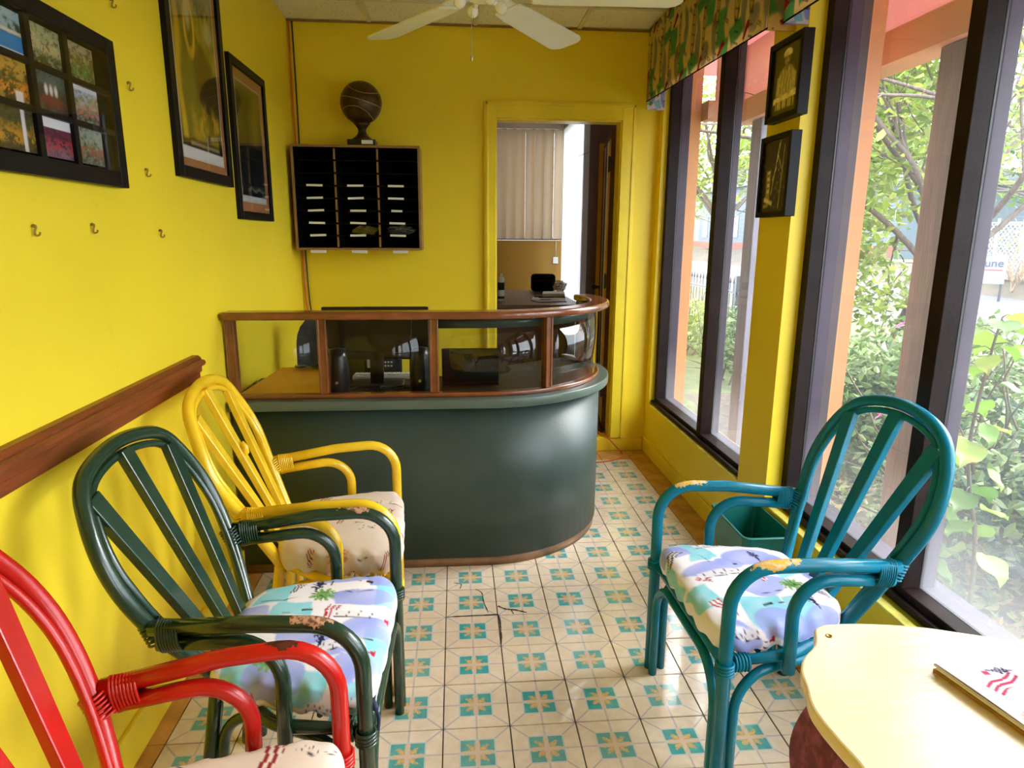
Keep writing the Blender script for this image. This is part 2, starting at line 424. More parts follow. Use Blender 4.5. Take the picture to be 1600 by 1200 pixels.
def ceil_mat():
    m, nt, b, o = new_mat('mineral_fibre_ceiling'); 
    f = noise(nt, 70.0, 3.0); g = noise(nt, 4.0, 3.0)
    c = mixc(nt, ramp(nt, g, 0.3, 0.7), (0.90, 0.87, 0.88), (0.96, 0.94, 0.96))
    c = mixc(nt, ramp(nt, f, 0.60, 0.68), c, (0.52, 0.44, 0.33))
    nt.links.new(c, b.inputs['Base Color']); b.inputs['Roughness'].default_value = 0.9
    bump(nt, b, f, 0.3, 0.004)
    return m
M['ceil'] = ceil_mat()
M['tbar'] = mat('cream_ceiling_bar', (0.78, 0.73, 0.62), 0.5)

def cane_mat(name, col, worn, hA, amt=0.0, under=None, coat=0.3, spec=0.5):
    """thick gloss paint on cane, rubbed through on top of the arm fronts"""
    m, nt, b, o = new_mat(name); X.nt = nt
    t = nt.nodes.new('ShaderNodeTexCoord'); sx = nt.nodes.new('ShaderNodeSeparateXYZ'); nt.links.new(t.outputs['Object'], sx.inputs[0])
    x = X(sx.outputs['X']); y = X(sx.outputs['Y']); z = X(sx.outputs['Z'])
    f = noise(nt, 10.0, 4.0); n = X(noise(nt, 26.0, 5.0, rough=0.65)); n2 = X(noise(nt, 90.0, 3.0))
    c = mixc(nt, ramp(nt, f, 0.3, 0.7), tuple(k*0.85 for k in col), tuple(min(1, k*1.12) for k in col))
    arm = x.abs().gt(0.20)
    m1 = X.op('SMOOTH_MIN', (z-(hA-0.022))*26.0, 1.0, 0.2)*arm*((y+0.24)*9.0).mn(1.0).mx(0.0)*(-1.0*y+0.03).gt(0.0)
    mask = (m1*1.0 + (n-0.5)*1.7 + (amt-0.62)).gt(0.30)*arm*y.gt(-0.27)*z.gt(hA-0.03)
    wc = mixc(nt, ramp(nt, n2.s, 0.45, 0.6), worn, under if under else tuple(k*0.55 for k in worn))
    c = mixc(nt, mask, c, wc)
    nt.links.new(c, b.inputs['Base Color']); b.inputs['Roughness'].default_value = 0.24
    b.inputs['Coat Weight'].default_value = coat; b.inputs['Coat Roughness'].default_value = 0.12; b.inputs['Specular IOR Level'].default_value = spec
    bump(nt, b, noise(nt, 45.0, 3.0), 0.18, 0.004)
    return m

# ------------------------------------------------------------------ the room shell
XL = lambda y: -0.862 - 0.0185*(y + 0.86)            # the left wall runs very slightly off square
YB, YF, ZC = 1.80, -4.30, 2.66
XR = 1.335                                            # inner face of the low wall under the windows
floor = struct(MB().box((-1.05, YF-0.1, -0.08), (1.62, YB, -0.0095)).build('floor', M['grout']))
mb = MB()
q = 0.0986
mb.add([(-q,-q,0),(q,-q,0),(q,q,0),(-q,q,0),(-q+.0012,-q+.0012,.0022),(q-.0012,-q+.0012,.0022),(q-.0012,q-.0012,.0022),(-q+.0012,q-.0012,.0022)],
       [(4,5,6,7),(0,1,5,4),(1,2,6,5),(2,3,7,6),(3,0,4,7)])
for i, v in enumerate(mb.v): mb.v[i] = (v[0], v[1], v[2]-0.0022)
tile_me = mb.mesh('tile', M['tile'])
def slab(x0, y0, x1, y1, name, m, parent, top=0.0, th=0.009):
    g = 0.0014
    o = MB().box((-(x1-x0)/2+g, -(y1-y0)/2+g, -th), ((x1-x0)/2-g, (y1-y0)/2-g, 0)).build(name, m, parent)
    o.location = ((x0+x1)/2, (y0+y1)/2, top); return o
for j in range(-11, 8):
    for i in range(-4, 6):
        x, y = 0.1+0.2*i, 0.1+0.2*j
        if y > 0.55 and x < 0.45: continue            # nothing of the floor shows behind the desk
        o = link('tile', tile_me, floor)
        o.location = (x, y, random.uniform(-0.0006, 0.0004)); o.rotation_euler = (random.uniform(-.002, .002), random.uniform(-.002, .002), random.choice([0, PI/2, PI, -PI/2]))
for j in range(-11, 8): slab(1.2, 0.2*j, 1.336, 0.2*j+0.2, 'border_tile', M['border_tile'], floor)
for i in range(2, 6): slab(0.2*i, 1.6, 0.2*i+0.2, 1.785, 'border_tile', M['border_tile'], floor)
slab(1.2, 1.6, 1.336, 1.785, 'border_tile', M['border_tile'], floor)
for j in range(-11, 3): slab(-0.868, 0.2*j, -0.8, 0.2*j+0.2, 'border_tile', M['border_tile'], floor)
# cracks in the tiles in front of the desk
crk = MB()
def crack(pts, w):
    pts = cr([(x, y, 0) for x, y in pts], 4)
    for a, b_ in zip(pts[:-1], pts[1:]):
        d = (b_-a).normalized(); n = Vector((-d.y, d.x, 0))*w*random.uniform(.3, .6)
        crk.add([a-n+Vector((0, 0, .0006)), b_-n+Vector((0, 0, .0006)), b_+n+Vector((0, 0, .0006)), a+n+Vector((0, 0, .0006))], [(0, 1, 2, 3)])
crack([(0.005, -0.2), (0.1, -0.197), (0.2, -0.196)], 0.008)
crack([(0.2, -0.19), (0.206, -0.24), (0.204, -0.34), (0.2, -0.39)], 0.007)
crack([(0.205, -0.135), (0.235, -0.16), (0.27, -0.168), (0.315, -0.19)], 0.009)
crack([(0.255, -0.165), (0.262, -0.195)], 0.005)
crack([(0.12, 0.0), (0.145, -0.03), (0.15, -0.1), (0.165, -0.18)], 0.004)
crack([(0.03, 0.06), (0.06, 0.045), (0.055, 0.01)], 0.005)
tag(crk.build('crack', M['grout'], floor), kind='stuff')

# left wall (a long board turned a fraction of a degree)
mb = MB(); y0, y1 = YF-0.1, YB+0.1
mb.prism([(XL(y0), y0), (XL(y1), y1), (XL(y1)-0.12, y1), (XL(y0)-0.12, y0)], -0.08, ZC+0.1)
struct(mb.build('wall_left', M['wall']))
# back wall with the office doorway
DX0, DX1, DZ0, DZ1 = 0.305, 1.10, 0.092, 2.150
mb = MB().box((-1.05, YB, -0.08), (DX0, YB+0.11, ZC+0.1)).box((DX1, YB, -0.08), (1.4915, YB+0.11, ZC+0.1)).box((DX0, YB, DZ1), (DX1, YB+0.11, ZC+0.1))
mb.box((DX0, YB, -0.08), (DX1, YB+0.11, DZ0))
struct(mb.build('wall_back', M['wall']))
# wall behind the viewer
mb = MB().box((-1.05, YF-0.12, -0.08), (1.62, YF, ZC+0.1))
struct(mb.build('wall_front', M['wall']))
# right wall: low wall, header and the pillars between the windows
WB, WT = 0.345, 2.54
PIL = [(1.715, YB+0.1), (0.0, 0.272), (-2.55, -2.25), (YF-0.1, -4.05)]
mb = MB().box((XR, YF-0.1, -0.08), (1.56, YB+0.1, WB)).box((XR, YF-0.1, WT), (1.56, YB+0.1, ZC+0.1))
for k, (a, b_) in enumerate(PIL): mb.box((XR, a, WB), (1.492 if k == 0 else 1.56, b_, WT))
struct(mb.build('wall_right', M['wall']))
mb = MB()
for k, (a, b_) in enumerate(PIL):
    if k == 0: mb.box((1.4922, a-0.004, WB+.001), (1.56, b_, WT-.001)).box((1.5602, a-0.004, -.3), (1.57, b_, ZC+.1))
    else: mb.box((1.5602, a-0.004, -0.3), (1.625, b_+0.004, ZC+0.1))
mb.box((1.5602, YF-0.1, -0.3), (1.60, YB+0.1, WB-0.03))
struct(mb.build('trim_2', M['orange']))
# worn inner edge of the sills
for k, (a, b_) in enumerate(((0.272, 1.715), (-2.25, 0.0))):
    struct(MB().box((XR-0.003, a+0.001, WB-0.004), (XR+0.030, b_-0.001, WB+0.005)).build('trim_%d' % (3+k), M['trim_worn'], bev=0.003))
# ceiling: lay-in tiles on a cream grid
ceil = struct(MB().box((-1.05, YF-0.1, ZC+0.03), (1.62, YB, ZC+0.1)).build('ceiling', M['ceil']))
gx = [-1.05, -0.435, 0.187, 0.812, 1.335]; gy = [YB, 1.415, 0.805, 0.195, -0.415, -1.025, -1.635, -2.245, -2.855, -3.465, -4.3]
for a, b_ in zip(gx[:-1], gx[1:]):
    for d, c in zip(gy[:-1], gy[1:]):
        o = MB().box((-(b_-a)/2+.012, -(d-c)/2+.012, 0), ((b_-a)/2-.012, (d-c)/2-.012, 0.018)).build('ceiling_tile', M['ceil'], ceil, 0.002)
        o.location = ((a+b_)/2, (c+d)/2, ZC+0.006+random.uniform(-.001, .002))
for a in gx[1:-1]: MB().box((a-.012, YF, ZC-0.002), (a+.012, YB-.001, ZC+.004)).box((a-.002, YF, ZC+.004), (a+.002, YB-.001, ZC+.028)).build('grid_bar', M['tbar'], ceil)
for a in gy[1:-1]: MB().box((-0.95, a-.012, ZC-0.0025), (XR, a+.012, ZC+.0035)).build('grid_bar', M['tbar'], ceil)
# dark shadow-gap angle along the back wall
MB().box((-0.91, YB-0.016, ZC-0.006), (XR-.002, YB-0.001, ZC+0.002)).build('wall_angle', M['oak'], ceil)

# skirting
mb = MB(); mb.prism([(XL(YF)+.014, YF), (XL(0.2)+.014, 0.2), (XL(0.2)+.0005, 0.2), (XL(YF)+.0005, YF)], 0.0, 0.115)
struct(mb.build('baseboard_left', M['trim_y'], bev=0.003))
struct(MB().box((XR-0.012, YF+.01, 0.0), (XR-.0005, YB-.02, 0.10)).build('baseboard_right', M['trim_y'], bev=0.003))
struct(MB().box((0.6, YB-0.016, 0.0), (XR-.013, YB-.0005, 0.085)).build('baseboard_back', M['trim_y'], bev=0.003))
# dado rail on the left wall: stepped moulding ending before the desk
prof = [(0.0, 0.935), (0.022, 0.935), (0.022, 0.962), (0.030, 0.968), (0.030, 0.985), (0.041, 0.990), (0.046, 0.999), (0.041, 1.008), (0.030, 1.010), (0.030, 1.016), (0.020, 1.024), (0.0, 1.024)]
ya, yb_ = -3.4, -0.135; mb = MB(); n = len(prof)
mb.add([(XL(ya)+p[0]+.0005, ya, p[1]) for p in prof] + [(XL(yb_)+p[0]+.0005, yb_, p[1]) for p in prof],
       [tuple(range(n)), tuple(reversed(range(n, 2*n)))] + [(i, n+i, n+(i+1) % n, (i+1) % n) for i in range(n)])
struct(mb.build('trim_1', M['rail']))
# doorway casing
mb = MB()
mb.box((0.236, YB-0.022, DZ0), (DX0+.004, YB-.0005, 2.246)).box((DX1-.004, YB-0.022, DZ0), (1.188, YB-.0005, 2.246)).box((DX0+.004, YB-0.022, DZ1-.004), (DX1-.004, YB-.0005, 2.246))
mb.box((0.247, YB-0.030, DZ0), (0.262, YB-0.02, 2.236)).box((1.163, YB-0.030, DZ0), (1.178, YB-0.02, 2.236)).box((0.247, YB-0.030, 2.221), (1.178, YB-0.02, 2.236))
mb.box((DX0-.0005, YB-.0005, DZ0), (DX0+.012, YB+.11, DZ1)).box((DX1-.012, YB-.0005, DZ0), (DX1+.0005, YB+.11, DZ1)).box((DX0, YB-.0005, DZ1-.012), (DX1, YB+.11, DZ1+.0005))
door1 = struct(mb.build('door_1', M['trim_y'], bev=0.002))

# windows: deep dark frames with the panes set half way
def window(n, y0, y1, mull, name, xi=1.400, xg=1.458, xo=1.545, xm=1.506):
    w = 0.045; z0, z1 = WB+0.001, WT-0.001
    w0 = struct(MB().build(name, M['frame']) if False else bpy.data.objects.new(name, None)); COL.objects.link(w0)
    def member(a, b_, nm):
        mb = MB().box((xi, a[0], a[1]), (xg-.004, b_[0], b_[1]), 0)
        mb.box((xg-.004, a[0]+.0005, a[1]+.0005), (xg+.006, b_[0]-.0005, b_[1]-.0005), 2)
        mb.box((xg+.006, a[0], a[1]), (xm if nm == 'mullion' else xo, b_[0], b_[1]), 1)
        mb.build(nm, [M['frame'], M['frame_out'], M['gasket']], w0, 0.0025)
    member((y0+.0005, z0), (y0+w, z1), 'jamb'); member((y1-w, z0), (y1-.0005, z1), 'jamb')
    member((y0+w, z0), (y1-w, z0+0.05), 'bottom_rail'); member((y0+w, z1-w), (y1-w, z1), 'top_rail')
    ms = [y0+w]
    for m in mull: member((m-.028, z0+.05), (m+.028, z1-w), 'mullion'); ms += [m-.028, m+.028]
    ms.append(y1-w)
    for k in range(0, len(ms), 2):
        MB().box((xg-.002, ms[k]+.0005, z0+.0505), (xg+.002, ms[k+1]-.0005, z1-w-.0005)).build('pane', M['pane'], w0)
    # projecting inner sill ledge of the frame
    MB().box((xi-.022, y0+.0006, z0+.006), (xi-.0005, y1-.0006, z0+.028)).build('sill_bead', M['frame'], w0, 0.003)
    return w0
window(1, 0.272, 1.715, [0.885], 'window_1', 1.368, 1.432, 1.490, 1.472)
window(2, -2.25, 0.0, [-0.757, -1.50], 'window_2')
window(3, -4.05, -2.55, [-3.3], 'window_3_added')  # unseen window behind the viewer, added to let in more daylight

# office beyond the doorway
OX0, OX1, OY = -0.30, 1.25, 4.88
fo = struct(MB().box((OX0, YB+.111, -0.08), (OX1, OY, DZ0-.004)).build('floor_office', M['grout']))
for i in range(4):
    for j in range(6):
        slab(0.52+0.2*i if False else 0.50+0.2067*i, 1.915+0.3*j, 0.50+0.2067*(i+1), 2.215+0.3*j, 'tile', M['office_floor'], fo, DZ0+.005)
struct(MB().box((OX0-.1, YB+.111, -0.08), (OX0, OY, ZC)).build('wall_office_left', M['office_wall']))
WX0, WX1, WZ0, WZ1 = 0.44, 1.235, 1.40, 2.56
mb = MB().box((OX0, OY, -0.08), (WX0, OY+.1, ZC)).box((WX1, OY, -0.08), (OX1+.1, OY+.1, ZC)).box((WX0, OY, -0.08), (WX1, OY+.1, WZ0)).box((WX0, OY, WZ1), (WX1, OY+.1, ZC))
struct(mb.build('wall_office_back', M['office_wall']))
mb = MB().box((OX1, YB+.111, -0.08), (OX1+.1, 3.66, ZC)).box((OX1, 3.66, -0.08), (OX1+.1, OY, 0.25)).box((OX1, 3.66, 2.60), (OX1+.1, OY, ZC))
struct(mb.build('wall_office_right', M['doorwood']))
struct(MB().box((OX0-.1, YB+.111, ZC), (OX1+.1, OY+.1, ZC+.06)).build('ceiling_office', M['ceil']))
def fixed(name, x0, x1, y0, y1, z0, z1, ax):
    w = bpy.data.objects.new(name, None); COL.objects.link(w); struct(w)
    t = 0.035
    if ax == 'y':
        MB().box((x0, y0, z0), (x0+t, y1, z1)).box((x1-t, y0, z0), (x1, y1, z1)).box((x0+t, y0, z0), (x1-t, y1, z0+t)).box((x0+t, y0, z1-t), (x1-t, y1, z1)).build('window_frame', M['frame'], w)
        for k in range(1, 6): zz = z0+(z1-z0)*k/6; MB().box((x0+t, (y0+y1)/2-.004, zz-.006), (x1-t, (y0+y1)/2+.004, zz+.006)).build('louvre_bar', M['frame'], w)
        MB().box((x0+t, (y0+y1)/2+.006, z0+t), (x1-t, (y0+y1)/2+.010, z1-t)).build('pane', M['pic_glass'], w)
    else:
        MB().box((x0, y0, z0), (x1, y0+t, z1)).box((x0, y1-t, z0), (x1, y1, z1)).box((x0, y0+t, z0), (x1, y1-t, z0+t)).box((x0, y0+t, z1-t), (x1, y1-t, z1)).build('window_frame', M['frame'], w)
        MB().box(((x0+x1)/2-.002, y0+t, z0+t), ((x0+x1)/2+.002, y1-t, z1-t)).build('pane', M['pic_glass'], w)
fixed('window_4', WX0+.001, WX1-.001, OY+.03, OY+.08, WZ0+.001, WZ1-.001, 'y')
fixed('window_5', OX1+.03, OX1+.08, 3.661, OY-.001, 0.251, 2.599, 'x')
# the open office door, folded back along the office's right wall
dl = bpy.data.objects.new('door_2', None); COL.objects.link(dl); struct(dl)
dl.location = (1.098, YB+.118, DZ0+.012); dl.rotation_euler = (0, 0, math.radians(81.5))
mb = MB().box((0, -0.002, 0), (0.735, 0.034, 2.02)); mb.build('leaf', M['doorwood'], dl, 0.002)
for k in range(5):
    x0 = 0.03+0.137*k; MB().box((x0, 0.034, 0.05), (x0+0.115, 0.040, 1.96)).build('panel', [M['door_edge'], M['white'], M['doorwood'], M['blind_tan'], M['doorwood']][k], dl, 0.002)
MB().box((0.7352, -0.004, 0), (0.762, 0.066, 2.02)).build('edge_strip', M['door_edge'], dl)
mb = MB().tube([(0.70, 0.0405, 0.955), (0.70, 0.065, 0.955)], 0.010, 10).lathe([(0.0, -.02), (0.018, -.014), (0.024, 0), (0.018, .014), (0.0, .02)], (0.70, 0.078, 0.955), 12)
mb.build('door_knob', M['blackp'], dl)
for z in (0.25, 1.0, 1.75): MB().box((-0.012, 0.036, z), (0.012, 0.046, z+0.09)).tube([(0, .046, z-.005), (0, .046, z+.095)], .006, 8).build('hinge', M['blackp'], dl)

# ------------------------------------------------------------------ printed cloth (painted on the mesh points)
def P_(c): return np.array(rgb(*c))
def over(C, mask, col): C[:] = C*(1-mask[:, None]) + np.asarray(col)[None]*mask[:, None]
def sstep(d, w): return np.clip(0.5 - d/w, 0, 1)
def rot(x, y, cx, cy, a):
    c, s = math.cos(a), math.sin(a); X_, Y_ = x-cx, y-cy
    return X_*c+Y_*s, -X_*s+Y_*c
def d_ell(x, y, cx, cy, rx, ry, a=0):
    u, v = rot(x, y, cx, cy, a); return (np.sqrt((u/rx)**2+(v/ry)**2)-1)*min(rx, ry)
def d_box(x, y, cx, cy, w, h, a=0):
    u, v = rot(x, y, cx, cy, a); return np.maximum(np.abs(u)-w/2, np.abs(v)-h/2)
def d_seg(x, y, ax, ay, bx, by):
    dx, dy = bx-ax, by-ay; t = np.clip(((x-ax)*dx+(y-ay)*dy)/(dx*dx+dy*dy+1e-12), 0, 1)
    return np.hypot(x-ax-t*dx, y-ay-t*dy)
def wob(x, y, s, k): return np.sin(x*k+s)*np.cos(y*k*1.3+s*2.1)+0.5*np.sin(x*k*2.3+y*k*1.7+s*3)
def m_sail(C, x, y, cx, cy, a, s, c1, c2=None):
    """furled striped sail: a slanted striped pennant"""
    u, v = rot(x, y, cx, cy, a); u, v = u/s, v/s
    w = 0.03*np.sin(v*8); inside = (np.abs(v) < 0.5) & (u+w > -0.16-0.16*v) & (u+w < 0.16+0.06*v)
    st = np.sin((u+0.10*v+w)*44) > 0.0
    over(C, (inside & st).astype(float), c1)
    if c2 is not None: over(C, (inside & ~st).astype(float), c2)
def m_palm(C, x, y, cx, cy, s, c1, c2):
    u, v = x-cx, y-cy; r = np.hypot(u, v)/s; t = np.arctan2(v, u)
    lim = 0.45+0.55*np.abs(np.cos(t*5.5+0.6*np.sin(t*3)))
    over(C, (r < lim).astype(float)*0.95, c1); over(C, ((r < lim*0.7) & (np.sin(t*17) > 0.2)).astype(float), c2)
def m_tower(C, x, y, cx, cy, a, s, c):
    u, v = rot(x, y, cx, cy, a); u, v = u/s, v/s
    m = ((np.abs(v) < 0.22*(1-np.abs(u))) | ((np.abs(u) < .12) & (np.abs(v) < .36)) | ((np.abs(u-.35) < .08) & (np.abs(v) < .3))) & (np.sin(u*40)*np.sin(v*40) < 0.5)
    over(C, m.astype(float), c)
def m_boat(C, x, y, cx, cy, a, s, ink, flag, white):
    """row of ruled sail panels over a boom line"""
    u, v = rot(x, y, cx, cy, a); u, v = u/s, v/s
    over(C, sstep(np.maximum(np.abs(u)-0.9, np.abs(v-0.22)-0.24+0.12*np.abs(u)), .05)*0.85, white)
    d = d_seg(u, v, -1, 0, 1.05, 0.04)
    for k in (-0.75, -0.35, 0.05, 0.5): d = np.minimum(d, d_seg(u, v, k, 0.0, k+0.10, 0.42-0.1*abs(k)))
    over(C, sstep(d-0.016, 0.02), ink)
    for k in (-0.5, -0.12, 0.3): over(C, ((np.abs(u-k-.05) < .05) & (np.abs(v-.2) < .08) & (np.sin(v*70) > 0)).astype(float)*0.7, ink)
    over(C, ((u > 1.0) & (u < 1.2) & (np.abs(v-.05) < 0.12*(u-0.95)/.2)).astype(float), flag)
def m_dash(C, x, y, cx, cy, a, L, w, c): over(C, sstep(d_box(x, y, cx, cy, L, w, a), 0.002), c)
INK = P_((42, 30, 38)); NAVY = P_((30, 34, 78)); RED = P_((178, 40, 62)); MAROON = P_((140, 40, 50)); WHITE_C = P_((232, 228, 236))

def cloth(x, y, kind, seed, faded=False):
    n = len(x); C = np.empty((n, 3)); R = random.Random(seed)
    if kind == 'blue':
        C[:] = P_((238, 236, 246)); aq, la = P_((134, 210, 228)), P_((154, 166, 232))
        wx = x+0.006*wob(x, y, seed, 30); wy = y+0.006*wob(y, x, seed+1, 30)
        for (cx, cy, w, h, a) in AQ[seed]: over(C, sstep(d_box(wx, wy, cx, cy, w, h, a), .003)*(0.90+0.08*wob(x, y, 3, 50)), aq)
        for (cx, cy, rx, ry, a) in LA[seed]: over(C, sstep(d_ell(wx, wy, cx, cy, rx, ry, a), .004)*(0.88+0.10*wob(x, y, 5, 26)), la)
        for b in BT[seed]: m_boat(C, x, y, *b, INK, RED, WHITE_C)
        for (cx, cy, a, s) in SL[seed]: m_sail(C, x, y, cx, cy, a, s, RED, WHITE_C)
        for (cx, cy, a, s) in NV[seed]: m_sail(C, x, y, cx, cy, a, s, NAVY, WHITE_C)
        for (cx, cy, s) in PM[seed]: m_palm(C, x, y, cx, cy, s, P_((120, 170, 90)), P_((70, 120, 50))); over(C, sstep(d_seg(x, y, cx, cy, cx+.02, cy-.16)-.0012, .002), INK)
        for (cx, cy, a, s) in TW[seed]: m_tower(C, x, y, cx, cy, a, s, NAVY)
        for (cx, cy, a, L, w) in DS[seed]: m_dash(C, x, y, cx, cy, a, L, w, INK)
    else:
        base = P_((222, 208, 196)); C[:] = base
        over(C, np.clip(0.28*wob(x, y, seed, 9)+0.12, 0, .4), P_((196, 176, 160)))
        d_ = FD[seed]
        for (cx, cy, a, sc) in d_['sl']: m_sail(C, x, y, cx, cy, a, sc, MAROON, base)
        for (cx, cy, a, sc) in d_['bt']: m_boat(C, x, y, cx, cy, a, sc, INK, RED, base)
        for (cx, cy, a, L, w) in d_['ds']: m_dash(C, x, y, cx, cy, a, L, w, INK if w < .006 or L < .025 else P_((120, 50, 45)))
        for (cx, cy, sc) in d_['pm']: m_palm(C, x, y, cx, cy, sc, P_((196, 140, 90)), P_((150, 90, 60)))
    return C
# pattern lay-outs of the two blue cushions; x runs to the sitter's right, y to the front edge
AQ = {1: [(-.15, -.31, .13, .09, 0), (-.05, -.24, .07, .10, 0), (-.16, -.005, .18, .05, 0), (.10, .0, .16, .06, 0), (.17, -.30, .12, .12, 0), (.24, -.14, .09, .09, 0), (.30, -.02, .10, .06, 0), (.03, -.38, .10, .05, 0)],
      2: [(.17, -.085, .13, .09, .2), (-.09, -.01, .10, .08, .2), (-.17, -.15, .10, .13, .2), (-.18, -.255, .10, .08, 0), (-.27, -.25, .10, .16, 0), (.02, -.30, .07, .10, .3), (.25, -.24, .10, .12, 0), (.05, .04, .16, .05, 0)]}
LA = {1: [(-.23, -.17, .035, .12, 0), (-.11, -.065, .045, .095, .1), (.035, -.02, .045, .08, 0), (-.03, -.36, .05, .07, 0), (.065, -.17, .05, .09, 0), (.12, -.10, .04, .06, 0), (.21, -.22, .06, .07, 0), (.20, -.04, .05, .06, 0), (-.24, -.02, .06, .05, 0)],
      2: [(.19, .0, .05, .05, 0), (.105, -.24, .055, .095, .1), (.05, -.10, .045, .10, .2), (-.065, -.20, .045, .09, .2), (-.23, -.31, .06, .075, 0), (-.22, -.17, .05, .07, 0), (.23, -.34, .05, .06, 0), (-.27, -.04, .05, .06, 0), (-.03, -.39, .06, .04, 0)]}
BT = {1: [(-.005, -.07, PI/2, .07), (.14, -.10, PI/2, .085), (.31, -.07, PI/2, .08), (.02, -.34, PI/2, .06), (-.30, -.10, PI/2, .07)],
      2: [(.195, -.17, -PI/2+.15, .085), (.0, -.115, -PI/2+.1, .085), (-.27, -.05, -PI/2, .075), (-.29, -.33, -PI/2, .07)]}
SL = {1: [(-.023, -.138, PI/2-.25, .085), (.27, -.28, PI/2, .08)], 2: [(-.16, -.04, -PI/2+.3, .09), (-.01, -.205, -PI/2+.3, .08), (-.01, -.045, -PI/2+1.0, .05)]}
NV = {1: [(-.165, -.255, PI/2-.3, .06), (.29, -.19, PI/2, .08)], 2: [(.145, .0, -PI/2-.5, .085), (.21, -.355, -PI/2-.4, .085), (-.12, -.36, -PI/2+.6, .05)]}
PM = {1: [(-.118, -.175, .038), (.155, -.235, .042)], 2: [(-.07, -.285, .036), (.23, -.27, .03)]}
TW = {1: [(-.185, -.20, 0, .055), (.08, -.135, 0, .05)], 2: [(.113, -.255, .2, .045), (-.145, -.30, .2, .045)]}
DS = {1: [(-.205, -.05, PI/2, .030, .012), (-.205, -.09, PI/2, .015, .004), (-.19, -.165, 0, .035, .003), (-.14, -.09, PI/2+.2, .11, .0022), (-.04, -.20, PI/2, .03, .008), (-.03, -.25, PI/2, .018, .004), (.085, -.06, PI/2, .10, .0022), (.16, -.02, PI/2, .03, .010)],
      2: [(.06, -.17, PI/2, .014, .007), (-.155, -.165, PI/2+.2, .030, .009), (-.15, -.205, PI/2+.2, .016, .004), (-.10, -.21, PI/2+.2, .10, .0022), (-.29, -.11, PI/2, .018, .007), (.12, -.085, .3, .06, .0018)]}
FD = {3: dict(sl=[(-.151, -.265, 1.3, .10), (.03, -.18, 1.3, .08), (-.03, -.02, 1.4, .05), (.30, -.02, 1.4, .06), (.24, -.27, 1.2, .06)], ds=[(-.12, -.14, 1.6, .022, .012), (-.07, -.15, 1.7, .13, .006), (.07, -.12, 1.6, .03, .004), (.02, -.06, 1.6, .02, .005), (.27, -.10, 1.5, .03, .004), (.22, -.20, 1.4, .03, .007), (.28, -.33, 1.2, .03, .004)], pm=[(.25, -.18, .035), (-.05, -.33, .03)], bt=[(-.10, -.06, 1.57, .07), (.12, -.05, 1.57, .07), (.33, -.20, 1.57, .07)]),
      4: dict(sl=[(-.215, -.112, 1.45, .12), (.05, -.20, 1.4, .11), (-.10, -.33, 1.3, .09)], ds=[(-.25, -.165, .2, .06, .003), (-.215, -.225, 1.5, .012, .008), (-.19, -.275, .8, .03, .004), (0, -.08, 1.5, .03, .01)], pm=[(.10, -.06, .04)], bt=[(-.215, -.015, 1.57, .055), (.0, .0, 1.57, .08)])}
M['cloth'] = attr_mat('printed_cotton', 0.75, 0.2, weave=0.15)

def cushion(chair, label, kind, seed, wf, wb, yf, yb, z0, T, group=None):
    """boxed seat pad: flat-domed top, rolled edge, wrinkled sides"""
    N = 120; v = []; f = []; uv = []
    for j in range(N+1):
        for i in range(N+1):
            a, b = 2*i/N-1, 2*j/N-1; m = max(abs(a), abs(b), 1e-9)
            ext = 1.28; a2, b2 = a*ext, b*ext; m2 = m*ext
            if m2 <= 1.0:
                r = m2; z = T*(0.80+0.20*(1-(m2**3)))
                if m2 > .86: q = (m2-.86)/.14; z -= T*0.10*q*q; 
            else:
                q = (m2-1.0)/.28; r = 1.0+0.035*math.sin(min(1, q*1.02)*PI); z = T*(0.70*(1-q))
            k = r/m2 if m2 > 1e-9 else 0
            x_, y_ = a2*k, b2*k
            p8 = (abs(x_)**5+abs(y_)**5)**(1/5) if max(abs(x_), abs(y_)) > 1e-6 else 1
            s = max(abs(x_), abs(y_))/p8 if p8 > 1e-6 else 1
            s = 1-(1-s)*0.95; x_ *= s; y_ *= s
            th = math.atan2(b, a)
            if m2 > .9: wv = 0.010*min(1, (m2-.9)/.2)*math.sin(th*17+seed)*math.sin(th*7+2*seed); x_ *= 1+wv; y_ *= 1+wv; z += 0.006*min(1, (m2-.9)/.2)*math.sin(th*23+seed)
            t = (y_+1)/2; y = yb+(yf-yb)*t; hw = wb+(wf-wb)*max(0, min(1.1, t))
            v.append((x_*hw, y, z0+z)); uv.append((a2*hw, yb+(yf-yb)*(b2+1)/2))
    f = [(j*(N+1)+i, j*(N+1)+i+1, (j+1)*(N+1)+i+1, (j+1)*(N+1)+i) for j in range(N) for i in range(N)]
    ring = [i for i in range(N+1)] + [j*(N+1)+N for j in range(1, N+1)] + [N*(N+1)+i for i in range(N-1, -1, -1)] + [j*(N+1) for j in range(N-1, 0, -1)]
    c = len(v); v.append((0, (yf+yb)/2, z0)); uv.append((0, -.2))
    for i in range(len(ring)): f.append((ring[(i+1) % len(ring)], ring[i], c))
    mb = MB(); mb.add(v, f, 0, True)
    o = mb.build('seat_cushion', M['cloth']); uv = np.array(uv)
    setcol(o.data, cloth(uv[:, 0], uv[:, 1], kind, seed))
    o.location = chair.location; o.rotation_euler = chair.rotation_euler
    return tag(o, label, 'cushion', group)

